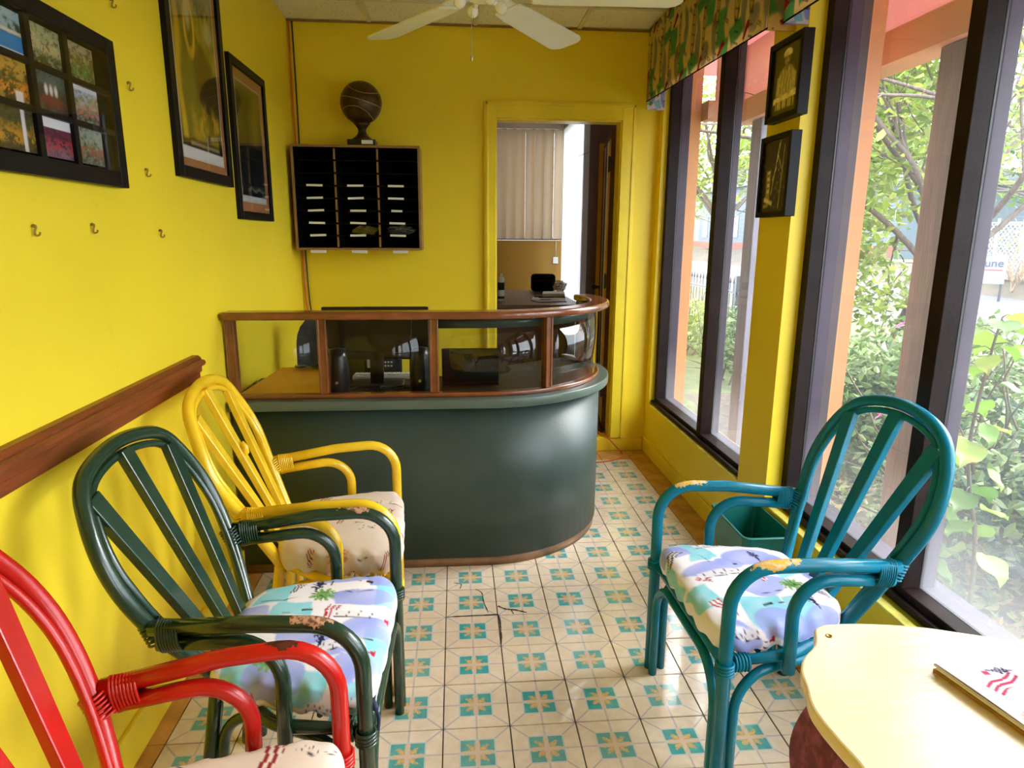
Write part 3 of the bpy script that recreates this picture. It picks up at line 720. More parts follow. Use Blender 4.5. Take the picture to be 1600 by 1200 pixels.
# ------------------------------------------------------------------ the cane armchairs
def armchair(label, S, pose, m, slat_m=None, chipped=False):
    wf, hA, yr, hr, ht, yt, hb, yb, wb, w1, w2, w3, w4 = S[:13]; lean = S[13]
    x, y, th = pose
    root = thing('cane_armchair', label, 'chair', (x, y, 0), th-PI/2, 'painted cane armchairs around the waiting area')
    mm = (yt-yb)/(ht-hb); zs = [hb, hb+.3*(ht-hb), hb+.57*(ht-hb), hb+.8*(ht-hb), hb+.945*(ht-hb)]
    R = [(w, -(yb+mm*(z-hb)), z) for w, z in zip((wb, w1, w2, w3, w4), zs)]
    L = [(-a, b, c) for a, b, c in R[::-1]]
    def sh(p): return (p[0]+lean*(p[2]-hb)/(ht-hb), p[1], p[2])
    foot = (max(.13, wb-.015), -(yb-.012), 0.405)
    path = cr([foot]+R+[(0, -yt, ht)]+L+[(-foot[0], foot[1], foot[2])], 7); path = [sh(p) for p in path]
    MB().tube(path, 0.0172, 12).build('back_hoop', m, root)
    c0 = Vector((0, -(yb+yt)/2, (hb+ht)/2)); inner = []
    for p in path:
        p = Vector(p); d = (p-c0); k = 0.0285/max(1e-3, math.hypot(d.x, d.z))
        inner.append((p.x-d.x*k, p.y+0.006, p.z-(d.z*k if p.z > c0.z else 0)))
    MB().tube(inner, 0.0098, 8).build('inner_hoop', m, root)
    # three flat splats fanning from the seat to the hoop
    def at_h(w, z, off): return Vector((w+lean*(z-hb)/(ht-hb), -(yb+mm*(z-hb))+off, z))
    zt = hb+.87*(ht-hb); wt = 0.185
    for bx, tx, z in ((-.062, -wt, zt), (0, 0, ht-.02), (.062, wt, zt)):
        p = Vector((bx, -(yb-.028), .408)); q_ = at_h(tx, z, .002)
        MB().obox(p, q_, 0.034, 0.021, (1, 0, 0), w2=0.049).build('splat', m, root, 0.003)
    if chipped:
        p = Vector((0, -(yb-.028), .408)); q_ = at_h(0, ht-.02, .002); c = p.lerp(q_, 0.62)
        MB().tube([c+Vector((0, .012, -.025)), c+Vector((0, .020, -.008)), c+Vector((.004, .019, .012)), c+Vector((0, .011, .028))], [.006, .012, .011, .005], 8).build('splinter', m, root)
    sx = lambda s, p: (p[0]*s, p[1], p[2])
    for s in (1, -1):
        hp_ = min((Vector(p) for p in path if p[0]*s > 0), key=lambda p: abs(p.z-hr))      # where the arm meets the hoop
        W = Vector((hp_.x+.010*s, hp_.y+.012, hr))
        cor = Vector((wf*s, 0, hA)); mid = W.lerp(cor, .5)+Vector((0.006*s, 0, 0.010))
        arm = fillet([W, mid, cor, (wf*s, 0, 0.0)], [0.35, 0.105], 8)
        MB().tube(arm, 0.0178, 12).build('arm', m, root)                         # arm rail and front leg are one bent cane
        Wl = W+Vector((0, .012, -.036)); ci = W.lerp(cor, .62)+Vector((-.004*s, 0, -.034)); wi = wf-.012
        MB().tube(fillet([Wl, ci, ((wi+.004)*s, -.175, 0.355)], [0.095], 9), 0.0165, 12).build('arm_brace', m, root)
        # bindings where the arm meets the hoop
        d = (mid-W).normalized(); up = Vector((0, 0, 1)); n_ = d.cross(up).normalized(); up = n_.cross(d)
        wr = MB(); cc = W+Vector((0, .004, -.018))
        for k in range(8):
            c = cc+d*(0.018+0.0062*k); ring = [c+n_*math.cos(a)*0.0195+up*math.sin(a)*(0.0365-.0005*k) for a in [2*PI*i/18 for i in range(18)]]
            wr.tube(ring, 0.0032, 6, closed=True)
        hd = Vector((0, -mm, 1)).normalized(); hn = Vector((s, 0, 0)); hf = hd.cross(hn)
        for k in range(6):
            c = hp_+hd*(-.040+0.0085*k)+Vector((-.004*s, .003, 0)); ring = [c+hn*math.cos(a)*0.0225+hf*math.sin(a)*0.0225 for a in [2*PI*i/16 for i in range(16)]]
            wr.tube(ring, 0.0030, 6, closed=True)
        wr.build('cane_binding', m, root)
        MB().tube([(foot[0]*s, foot[1]+.006, .425), ((foot[0]+.012)*s, foot[1]-.012, .30), ((foot[0]+.035)*s, foot[1]-.055, 0.0)], 0.0175, 12).build('rear_leg', m, root)
        # side arch from the front leg to the rear leg
        MB().tube(fillet([((wf-.006)*s, -.036, 0.0), ((wf-.006)*s, -.036, .352), ((foot[0]+.018)*s, foot[1]+.022, .352), ((foot[0]+.034)*s, foot[1]-.012, .02)], [.10, .10], 7), 0.0135, 10).build('side_arch', m, root)
        lw = MB()
        for k in range(4):
            ring = [Vector((wf*s+math.cos(a)*.0215, math.sin(a)*.0215, .372+.0085*k)) for a in [2*PI*i/16 for i in range(16)]]; lw.tube(ring, .004, 6, closed=True)
        for k in range(5):
            c = Vector(((wf-.014)*s, -.030-.0085*k, .388)); ring = [c+Vector((math.cos(a)*.020, 0, math.sin(a)*.020)) for a in [2*PI*i/14 for i in range(14)]]; lw.tube(ring, .004, 6, closed=True)
        lw.build('leg_binding', m, root)
    # seat frame and front arch
    fr = fillet([(wf-.016, -.004, .388), (wf-.016-.02, -.20, .388), (foot[0]-.004, foot[1]+.02, .398), (-foot[0]+.004, foot[1]+.02, .398), (-wf+.036, -.20, .388), (-wf+.016, -.004, .388)], [.1, .03, .03, .1], 5)
    MB().tube(fr, 0.0155, 10, closed=True).build('seat_frame', m, root)
    MB().tube(fillet([(wf-.037, .002, 0.0), (wf-.037, .002, .352), (-wf+.037, .002, .352), (-wf+.037, .002, 0.0)], [.12, .12], 8), 0.0138, 10).build('front_arch', m, root)
    deck = MB()
    for k in range(9):
        yy = -.04-.036*k; hw = (wf-.03)+(foot[0]-wf+.03)*(k/9.); deck.tube([(-hw, yy, .392), (hw, yy, .392)], .007, 6)
    deck.build('seat_slats', m, root)
    return root
CH_ = {
 'teal': ([0.274, 0.658, 0.463, 0.625, 0.983, 0.597, 0.445, 0.397, 0.175, 0.232, 0.267, 0.237, 0.159, 0.003], (0.707, -0.828, 3.167)),
 'green': ([0.294, 0.652, 0.441, 0.627, 0.964, 0.598, 0.455, 0.385, 0.145, 0.228, 0.258, 0.228, 0.163, 0.004], (-0.143, -0.975, -0.025)),
 'yellow': ([0.303, 0.654, 0.444, 0.621, 0.975, 0.600, 0.440, 0.385, 0.161, 0.228, 0.288, 0.248, 0.178, 0.004], (-0.164, -0.327, 0.077)),
 'red': ([0.292, 0.654, 0.445, 0.611, 0.974, 0.589, 0.446, 0.371, 0.161, 0.237, 0.262, 0.234, 0.169, -0.001], (-0.187, -1.621, 0.012))}
M['cane_teal'] = cane_mat('teal_cane_paint', (0.0015, 0.175, 0.290), (0.66, 0.40, 0.03), 0.658, 0.30, (0.62, 0.50, 0.34), 0.0, 0.25)
M['cane_green'] = cane_mat('dark_green_cane_paint', (0.0095, 0.036, 0.019), (0.52, 0.30, 0.20), 0.652, 0.10, (0.14, 0.06, 0.03))
M['cane_yellow'] = cane_mat('yellow_cane_paint', (0.86, 0.56, 0.02), (0.05, 0.03, 0.015), 0.654, -0.35)
M['cane_red'] = cane_mat('red_cane_paint', (0.46, 0.010, 0.006), (0.085, 0.022, 0.012), 0.654, 0.14, None, 0.12, 0.4)
LBL = {'teal': 'teal cane armchair in front of the windows, paint worn to yellow on its arms',
       'green': 'dark green cane armchair between the red and the yellow one by the wall',
       'yellow': 'bright yellow cane armchair next to the desk with a splintered middle splat',
       'red': 'glossy red cane armchair nearest the viewer, cut off at the lower left'}
ch = {}
for k in ('teal', 'green', 'yellow', 'red'):
    ch[k] = armchair(LBL[k], CH_[k][0], CH_[k][1], M['cane_'+k], chipped=(k == 'yellow'))
g = 'printed seat cushions on the cane armchairs'
cushion(ch['teal'], 'blue and aqua sailboat print cushion on the teal armchair', 'blue', 2, .262, .185, .012, -.385, .405, .082, g)
cushion(ch['green'], 'blue and aqua sailboat print cushion with a navy tie on the dark green armchair', 'blue', 1, .272, .190, .012, -.385, .405, .085, g)
cushion(ch['yellow'], 'faded cream sailboat print cushion on the yellow armchair', 'faded', 3, .288, .200, .020, -.375, .405, .090, g)
cushion(ch['red'], 'faded cream sailboat print cushion on the red armchair', 'faded', 4, .272, .190, .020, -.375, .405, .088, g)
cg = [o for o in COL.objects if o.name.startswith('seat_cushion') and 'navy tie' in o.get('label', '')][0]
MB().tube(cr([(.272, .012, .455), (.286, .022, .445), (.280, .026, .415), (.284, .024, .390)], 5), [.007]*6+[.004]*10, 8).build('tie', mat('navy_cord', (0.015, 0.02, 0.07), 0.7), cg)

# ------------------------------------------------------------------ reception desk with a curved end
DCX, DCY, DXL, AEND = 0.17, 0.80, -0.868, 34
def path(r, x0=DXL, a1=AEND, ns=2, a0=-90.0):
    p = [(x0 + (DCX-x0)*i/ns, DCY-r) for i in range(ns)] if x0 is not None else []
    na = max(2, int((a1-a0)/5))
    return p + [(DCX+r*math.cos(math.radians(a0+(a1-a0)*k/na)), DCY+r*math.sin(math.radians(a0+(a1-a0)*k/na))) for k in range(na+1)]
desk = thing('reception_desk', 'dark green curved reception desk with a glazed mahogany screen on top', 'desk', (0, 0, 0))
MB().sweep(path(.596), path(.53), 0.0005, 0.045).build('plinth', M['plinth'], desk)
MB().sweep(path(.604), path(.55), 0.045, 0.738).build('front_panel', M['desk_green'], desk)
MB().sweep(path(.648), path(.556), 0.738, 0.778).build('ledge', M['ledge_green'], desk, 0.004)
MB().sweep(path(.5558), path(.16), 0.738, 0.7775).build('worktop', M['worktop'], desk)
MB().sweep(path(.600), path(.560), 0.778, 0.797).build('bottom_rail', M['mahog'], desk, 0.004)
MB().sweep(path(.640, x0=-0.872, a1=22), path(.545, x0=-0.872, a1=22), 1.108, 1.140).build('top_rail', M['mahog'], desk, 0.010)
MB().sweep(path(.548, x0=-.03, a1=-20), path(.536, x0=-.03, a1=-20), 1.062, 1.108).build('fascia', M['ledge_green'], desk)
def post(x, y, ang, w=0.030, d=0.030, nm='post'):
    mb = MB().box((-w/2, -d/2, 0.797), (w/2, d/2, 1.108)).box((-w/2-.004, -d/2-.004, .80), (-w/2+.006, d/2+.004, 1.106)).box((w/2-.006, -d/2-.004, .80), (w/2+.004, d/2+.004, 1.106))
    o = mb.build(nm, M['mahog'], desk, 0.003); o.location = (x, y, 0); o.rotation_euler = (0, 0, ang); return o
RG = 0.582
post(-0.852, DCY-RG, 0, .028); post(-0.492, DCY-RG, 0, .03); post(-0.040, DCY-RG, 0)
def arcpt(deg, r=RG): a = math.radians(deg-90); return DCX+r*math.cos(a), DCY+r*math.sin(a)
for a in (28, 98, 110): post(*arcpt(a), math.radians(a), .026)
def gl(pts_o, pts_i, m='case_glass_c'): MB().sweep(pts_o, pts_i, 0.7972, 1.1078).build('glass_panel', M[m], desk)
def flat(xa, xb): return [(xa, DCY-RG-.0025), (xb, DCY-RG-.0025)], [(xa, DCY-RG+.0025), (xb, DCY-RG+.0025)]
gl(*flat(-.838, -.507), 'case_glass'); gl(*flat(-.477, -.055), 'case_glass')
gl([(-.025, DCY-RG-.0025)] + path(RG+.0025, x0=None, a1=-64.0, a0=-90), [(-.025, DCY-RG+.0025)] + path(RG-.0025, x0=None, a1=-64.0, a0=-90))
gl(path(RG+.0025, x0=None, a0=-60.5, a1=6.5), path(RG-.0025, x0=None, a0=-60.5, a1=6.5))
gl(path(RG+.0025, x0=None, a0=9.5, a1=18.5), path(RG-.0025, x0=None, a0=9.5, a1=18.5))
MB().box((-0.84, 0.62, 0.40), (0.10, 0.64, 0.738)).build('back_board', M['desk_green'], desk)
MB().box((-0.866, 0.205, 0.002), (-0.85, 0.62, 0.738)).build('end_panel', M['desk_green'], desk)

ZD = 0.7785
# things on the desk behind the glass
mon = thing('computer_monitor', 'black computer monitor seen from behind through the desk screen', 'monitor', (-0.305, 0.47, ZD))
MB().box((-.235, -.012, .115), (.235, .016, .352)).box((-.16, -.030, .15), (.16, -.011, .32)).build('screen_case', M['blackp'], mon, 0.006)
MB().box((-.03, -.028, .008), (.03, -.008, .20)).build('stand', M['blackp'], mon, 0.004)
MB().box((-.12, -.075, 0), (.12, .085, .010)).build('base', M['blackp'], mon, 0.004)
def speaker(lbl, x, y):
    t = thing('desktop_speaker', lbl, 'speaker', (x, y, ZD))
    MB().lathe([(.041, 0), (.045, .02), (.046, .10), (.042, .16), (.034, .19), (.0, .198)], n=20).build('housing', M['blackp'], t)
    MB().tube([(0, -.044, .055), (0, -.050, .055)], [.006, .006], 10).build('knob', M['chrome'], t)
speaker('left of the two glossy black desktop speakers below the monitor', -0.45, 0.30)
speaker('right of the two glossy black desktop speakers below the monitor', -0.105, 0.32)
kb = thing('keyboard', 'pale grey keyboard on the desk under the black monitor', 'keyboard', (-0.275, 0.60, ZD))
MB().box((-.16, -.03, 0), (.16, .02, .018)).build('tray', M['white'], kb, .003)
for r_ in range(2):
    for c_ in range(14): MB().box((-.150+.0215*c_, -.026+.022*r_, .018), (-.1315+.0215*c_, -.008+.022*r_, .026)).build('key', M['white'], kb)
pr = tag(MB().box((-.085, -.05, 0), (.085, .05, .11)).build('printer_box', M['blackm'], None, .006), 'black boxy desk device behind the monitor stand', 'device'); pr.location = (-0.30, 0.70-.02, ZD)
for k in range(6): MB().box((-.01+.014*(k % 3)+.02, -.0535, .05+.018*(k//3)), (-.002+.014*(k % 3)+.02, -.050, .058+.018*(k//3))).build('button', M['white'], pr)
MB().box((-.072, -.0535, .045), (-.045, -.050, .085)).build('sticker', M['white'], pr)
cb = MB()
for k in range(5):
    cb.tube(cr([(-.42+.07*k, .33, ZD+.004), (-.38+.05*k, .38-.03*(k % 2), ZD+.010), (-.30+.03*k, .34+.03*(k % 3), ZD+.004), (-.22+.02*k, .40, ZD+.008), (-.15, .38+.02*k, ZD+.006)], 5), .0028, 6)
tag(cb.build('cable_tangle', M['cableB']), 'tangle of black cables on the desk between the two speakers', 'cable', kind='stuff')
lp = thing('laptop', 'black laptop with raised lid right of the monitor behind the glass', 'laptop', (0.115, 0.44, ZD), 0.0)
MB().box((-.128, -.02, 0), (.128, .165, .016)).build('body', M['blackp'], lp, .004)
MB().obox((0, -.018, .016), (0, -.052, .176), .256, .010, (1, 0, 0)).build('lid', M['blackp'], lp, .005)
# folded yellow envelope, sunglasses, grey papers
env = MB(); pts = [(-.19, -.10), (.13, -.11), (.18, .06), (.10, .10), (-.06, .09)]
env.prism(pts, .0, .007).add([(-.19, -.10, .008), (.13, -.11, .008), (.18, .06, .03), (.10, .10, .055), (-.06, .09, .055)], [(0, 1, 2, 3, 4)])
e = tag(env.build('envelope', mat('manila_paper', (0.90, 0.46, 0.05), 0.6, var=.15)), 'yellow manila envelope lying behind the leftmost desk glass', 'envelope'); e.location = (-0.66, 0.36, ZD); e.rotation_euler = (math.radians(9), 0, 0); e.location.z += .019
pp = tag(MB().prism([(-.10, -.02), (.09, -.03), (.11, .05), (-.03, .08)], 0, .012).build('paper_stack', mat('grey_paper', (.35, .33, .30), .7)), 'grey crumpled papers against the left wall on the desk', 'paper'); pp.location = (-0.76, 0.50, ZD)
sg = thing('sunglasses', 'dark sunglasses lying on the yellow envelope', 'sunglasses', (-0.60, 0.43, ZD+.088), .2)
for s in (-1, 1): MB().lathe([(.0, -.003), (.024, -.002), (.026, .0), (.024, .003), (0, .004)], (s*.032, 0, .006), 16).build('lens', M['blackp'], sg)
MB().tube([(-.010, 0, .008), (.010, 0, .008)], .003, 6).tube([(-.058, 0, .006), (-.055, .05, .004)], .0025, 6).tube([(.058, 0, .006), (.055, .05, .004)], .0025, 6).build('bridge', M['blackp'], sg)
# padded swivel chair behind the desk: grey rounded back
oc = thing('office_chair', 'grey mesh-backed office chair behind the desk, half hidden by the leftmost screen post', 'chair', (-0.60, 1.10, 0.0))
mb = MB(); N = 20
mb.grid(lambda u, v: ((u-.5)*.36*(1-(2*v-1)**4*.35), -.02+.10*((2*u-1)**2)*-1+.0, .58+.44*v), N, 10)
mb.grid(lambda u, v: ((.5-u)*.36*(1-(2*v-1)**4*.35), .015-.10*((2*u-1)**2), .58+.44*v), N, 10)
mb.build('backrest', mat('grey_mesh_fabric', (0.055, 0.055, 0.05), 0.8, var=.3, scale=30), oc)
MB().lathe([(.0, 0), (.22, .0), (.23, .03), (.22, .06), (0, .07)], (0, .22, .42), 20).build('seat', M['blackm'], oc)
MB().tube([(0, .22, .08), (0, .22, .42)], .025, 12).build('column', M['blackp'], oc)
MB().tube([(0, .02, .62), (0, .06, .50), (0, .2, .43)], .018, 8).build('back_bracket', M['blackp'], oc)
for k in range(5):
    a = 2*PI*k/5; l = MB().tube([(0, .22, .09), (.22*math.cos(a), .22+.22*math.sin(a), .06)], [.02, .012], 8).tube([(.22*math.cos(a), .22+.22*math.sin(a), .0595), (.22*math.cos(a), .22+.22*math.sin(a), .0005)], .018, 8).build('leg', M['blackp'], oc)

# ------------------------------------------------------------------ pigeonhole cabinet, trophy
pg = thing('pigeonhole_cabinet', 'wall-hung wooden pigeonhole cabinet with black slots in three columns', 'cabinet', (-0.513, 1.799, 1.354), 0)
W2, H, D = 0.366, 0.592, 0.249; t = .013
mb = MB().box((-W2, -D, 0), (-W2+t, 0, H)).box((W2-t, -D, 0), (W2, 0, H)).box((-W2+t, -D, 0), (W2-t, 0, t)).box((-W2+t, -D, H-t), (W2-t, 0, H))
mb.build('carcass', M['oak'], pg)
MB().box((-W2+t, -.012, t), (W2-t, -.001, H-t)).box((-W2+t, -D+.012, t), (-W2+t+.002, -.012, H-t)).box((W2-t-.002, -D+.012, t), (W2-t, -.012, H-t)).box((-W2+t, -D+.012, H-t-.002), (W2-t, -.012, H-t)).build('shade_lining', M['blackm'], pg)  # black sheets that paint in the unlit dark of the slots
xs = [-W2+t+.002, -.122, .122, W2-t-.002]
for x in (-.122, .122):
    MB().box((x-.005, -D+.008, t), (x+.005, -.012, H-t-.002), 0).build('divider', M['blackm'], pg)
    for k in range(8): MB().box((x-.0052, -D+.003, t+.006+.0706*k), (x+.0052, -D+.008, t+.064+.0706*k)).build('divider_edge', M['oak'], pg)
xs2 = [(xs[0], -.127), (-.117, .117), (.127, xs[3])]
tags_ = {}
for c_, (a, b_) in enumerate(xs2):
    for k in range(1, 8):
        z = t+.0706*k; MB().box((a, -D+.010, z-.003), (b_, -.012, z+.003)).build('shelf', M['blackm'], pg)
        if k <= 5:
            cx = (a+b_)/2 + (.0, -.005, -.012)[c_] + random.uniform(-.006, .006); w = .046 if not (c_ == 2 and k == 3) else .032
            o = MB().box((-w, -.0012, -.006), (w, 0, .006)).build('name_card', M['white'], pg); o.location = (cx, -D+.0085, z+.002); o.rotation_euler = (0, random.uniform(-.05, .05), 0)
    o = MB().box((-.045, -.0012, -.008), (.045, 0, .008)).build('name_card', M['white'], pg); o.location = ((a+b_)/2, -D+.006, -.0085); o.rotation_euler = (0, random.uniform(-.04, .04), 0)
def crumple(name, label, cat, loc, sx_, sy_, sz_, m, seed, parent=None):
    R = random.Random(seed); mb = MB(); ph = [R.uniform(0, 6) for _ in range(6)]
    def fn(u, v):
        a = 2*PI*u; b = PI*v; k = 1+.22*math.sin(3*a+ph[0])*math.sin(4*b+ph[1])+.15*math.sin(7*a+ph[2]+3*b)+.1*math.sin(11*b+ph[3]+2*a)
        return (sx_*k*math.sin(b)*math.cos(a), sy_*k*math.sin(b)*math.sin(a), sz_*k*math.cos(b))
    mb.grid(fn, 26, 16, 0, False)
    zmin = min(v[2] for v in mb.v); mb.v = [(x, y, z-zmin) for x, y, z in mb.v]
    o = mb.build(name, m, parent); o.location = loc
    return tag(o, label, cat)
px, py, pz = -.513, 1.799-D, 1.354
crumple('plastic_bag', 'crumpled olive plastic bag in the middle column of pigeonholes', 'bag', (px+.035, py+.06, pz+t+.0706+.0035), .075, .045, .022, mat('olive_film', (.16, .14, .02), .3), 3)
crumple('plastic_bag', 'clear dark plastic bag in the right column of pigeonholes', 'bag', (px+.245, py+.06, pz+t+.0706+.0035), .08, .045, .022, mat('clear_film', (.07, .075, .07), .2), 5)
tr = thing('basketball_trophy', 'bronze basketball trophy standing on top of the pigeonhole cabinet', 'trophy', (-0.478, 1.615, 1.354+H+.0006))
MB().box((-.080, -.060, 0), (.080, .060, .032)).build('base', M['blackp'], tr, .004)
MB().lathe([(.062, .032), (.058, .04), (.042, .052), (.028, .066), (.022, .085), (.026, .098), (.036, .112), (.048, .125), (.0, .128)], n=28).build('stem', M['bronze'], tr)
zc_ = .125+.112; mb = MB(); R_ = .117
mb.lathe([(R_*math.sin(PI*k/24), -R_*math.cos(PI*k/24)) for k in range(1, 24)], (0, 0, zc_), 36); mb.build('ball', M['bronze'], tr)
def sph(a, e): return (R_*1.003*math.cos(e)*math.cos(a), R_*1.003*math.cos(e)*math.sin(a), zc_+R_*1.003*math.sin(e))
Rm = Matrix.Rotation(math.radians(14), 3, 'Y')
def seam(fn):
    pts = []
    for k in range(49):
        p = Vector(fn(2*PI*k/48)); p.z -= zc_; p = Rm @ p; p.z += zc_; pts.append(p)
    MB().tube(pts[:-1], .0020, 6, closed=True).build('seam', M['bronze_lite'], tr)
seam(lambda s: sph(s, 0.0)); seam(lambda s: (R_*1.003*math.cos(s), 0, zc_+R_*1.003*math.sin(s)))
seam(lambda s: sph(s, .52+.18*math.cos(2*s))); seam(lambda s: sph(s, -.52-.18*math.cos(2*s)))
MB().box((.002, -.0625, .006), (.066, -.0602, .027)).build('name_plate', M['white'], tr)

# ------------------------------------------------------------------ pictures
M['print'] = attr_mat('printed_picture', 0.35, 0.4, coat=0.6)
def picture(name, label, yc, zc, w, h, side, fn, border, mount=0, depth=.022, tilt=0.0, gap=.001, res=(60, 90), fm=None, glass=False):
    """framed picture hung on the left (+1) or right (-1) wall; local x to the viewer's right, z up, front at -y"""
    t = thing(name, label, 'picture')
    b = border; mb = MB().box((-w/2, -depth, -h/2), (-w/2+b, 0, h/2)).box((w/2-b, -depth, -h/2), (w/2, 0, h/2)).box((-w/2+b, -depth, -h/2), (w/2-b, 0, -h/2+b)).box((-w/2+b, -depth, h/2-b), (w/2-b, 0, h/2))
    mb.build('frame', fm or M['blackframe'], t, .002)
    iw, ih = w-2*b, h-2*b
    if not mount: MB().box((-iw/2, -depth+.0155, -ih/2), (iw/2, -.002, ih/2)).build('backing', M['blackm'], t)
    if mount:
        MB().box((-iw/2, -.010, -ih/2), (iw/2, -.004, ih/2)).build('mount', M['mat_brown'], t)
        iw -= 2*mount; ih -= 2*mount
    y = -.0105 if mount else -(depth-.010)
    mb = MB(); mb.grid(lambda u, v: (-iw/2+iw*u, y, -ih/2+ih*v), res[0], res[1], 0, False)
    mb.box((-iw/2, y+.0005, -ih/2), (iw/2, y+.004, ih/2))
    o = mb.build('print', M['print'], t)
    def f2(co):
        return fn((co[:, 0]+iw/2)/iw, (co[:, 2]+ih/2)/ih)
    paint(o, f2)
    if glass: MB().box((-w/2+b, -.0165, -h/2+b), (w/2-b, -.0150, h/2-b)).build('glass', M['pic_glass'], t)
    if side > 0: t.location = (XL(yc)+gap+(.012 if tilt else 0), yc, zc); t.rotation_euler = (tilt, 0, PI/2)
    else: t.location = (XR-gap, yc, zc); t.rotation_euler = (tilt, 0, -PI/2)
    return t
def vnoise(u, v, f, s):
    G = np.random.default_rng(int(s*97+f*13) % 99991).random((64, 64)); x, y = u*f, v*f; i = np.floor(x).astype(int) % 64; j = np.floor(y).astype(int) % 64
    a, b_ = x-np.floor(x), y-np.floor(y); a = a*a*(3-2*a); b_ = b_*b_*(3-2*b_); i1, j1 = (i+1) % 64, (j+1) % 64
    return (G[i, j]*(1-a)+G[i1, j]*a)*(1-b_)+(G[i, j1]*(1-a)+G[i1, j1]*a)*b_
def nz(u, v, s, k=1.0):
    return ((vnoise(u, v, 5*k, s)-.5)+.6*(vnoise(u, v, 11*k, s+3)-.5)+.4*(vnoise(u, v, 23*k, s+5)-.5))*2.0
def nz_old(u, v, s, k=1.0):
    return (np.sin(u*11*k+s)+np.sin(v*13*k+2*s)+np.sin((u+v)*17*k+3*s)+np.sin((u-v)*23*k+s*1.7)+.7*np.sin(u*41*k+v*19*k+s)+.7*np.sin(v*47*k-u*31*k+2*s))/5.4
def fig_poster(u, v):
    n = len(u); C = np.empty((n, 3)); C[:] = P_((92, 84, 20))
    over(C, np.clip(nz(u, v, 2)*.9+.35, 0, 1), P_((150, 138, 40))); over(C, np.clip(nz(u, v, 5, 1.7)*1.2-.1, 0, 1), P_((34, 40, 14)))
    over(C, sstep(.86-v, .06)*.8, P_((150, 140, 110)))
    over(C, sstep(np.abs(u-.08-.03*np.sin(v*12))-.05, .05), P_((196, 160, 40)))
    over(C, sstep(d_ell(u, v, .62, .45, .26, .16), .06), P_((52, 28, 16))); over(C, sstep(d_ell(u, v, .80, .36, .22, .17), .08)*.9, P_((22, 18, 12)))
    over(C, sstep(np.abs(d_ell(u, v, .38, .68, .10, .13))-.022, .02), P_((222, 178, 48)))
    over(C, sstep(d_ell(u, v, .36, .76, .05, .08), .05), P_((206, 196, 150))); over(C, sstep(d_ell(u, v, .84, .72, .10, .06), .05)*.7, P_((190, 190, 150)))
    over(C, sstep(d_ell(u, v, .30, .33, .14, .22), .1)*.9, P_((92, 98, 34)))
    over(C, sstep(d_ell(u, v, .60, .21, .30, .08), .1)*np.clip(nz(u, v, 9, 2)+.5, 0, 1), P_((226, 170, 52)))
    over(C, sstep(v-.105, .02), P_((20, 16, 12))); over(C, sstep(np.maximum(np.abs(u-.55)-.35, np.abs(v-.085)-.008), .01)*.7, P_((200, 180, 130)))
    over(C, sstep(np.abs(u-.60)-.012, .01)*sstep(np.abs(v-.09)-.05, .01), P_((190, 180, 160)))
    over(C, sstep(v-.062, .004), P_((226, 224, 226)))
    e = np.minimum(np.minimum(u, 1-u)*.43, np.minimum(v, 1-v)*.7); over(C, sstep(e-.006, .003), P_((214, 206, 190)))
    return C
def dark_poster(u, v):
    C = np.empty((len(u), 3)); C[:] = P_((50, 52, 20)); over(C, np.clip(nz(u, v, 3)*.9+.2, 0, 1), P_((84, 80, 30)))
    over(C, sstep(np.abs(u-.72-.03*np.sin(v*9))-.10, .12)*.6, P_((128, 112, 40)))
    over(C, sstep(v-.50, .03), P_((10, 16, 22))); over(C, (np.clip(nz(u, v, 8, 3)*2-.9, 0, 1))*sstep(v-.48, .02)*.7, P_((52, 66, 72)))
    over(C, sstep(np.abs(v-.115-.012*np.sin(u*20))-.012, .01)*sstep(np.abs(u-.6)-.35, .05)*.7, P_((120, 132, 122)))
    over(C, sstep(v-.055, .004), P_((206, 210, 220)))
    e = np.minimum(np.minimum(u, 1-u)*.43, np.minimum(v, 1-v)*.6); over(C, sstep(e-.006, .003), P_((190, 184, 160)))
    return C
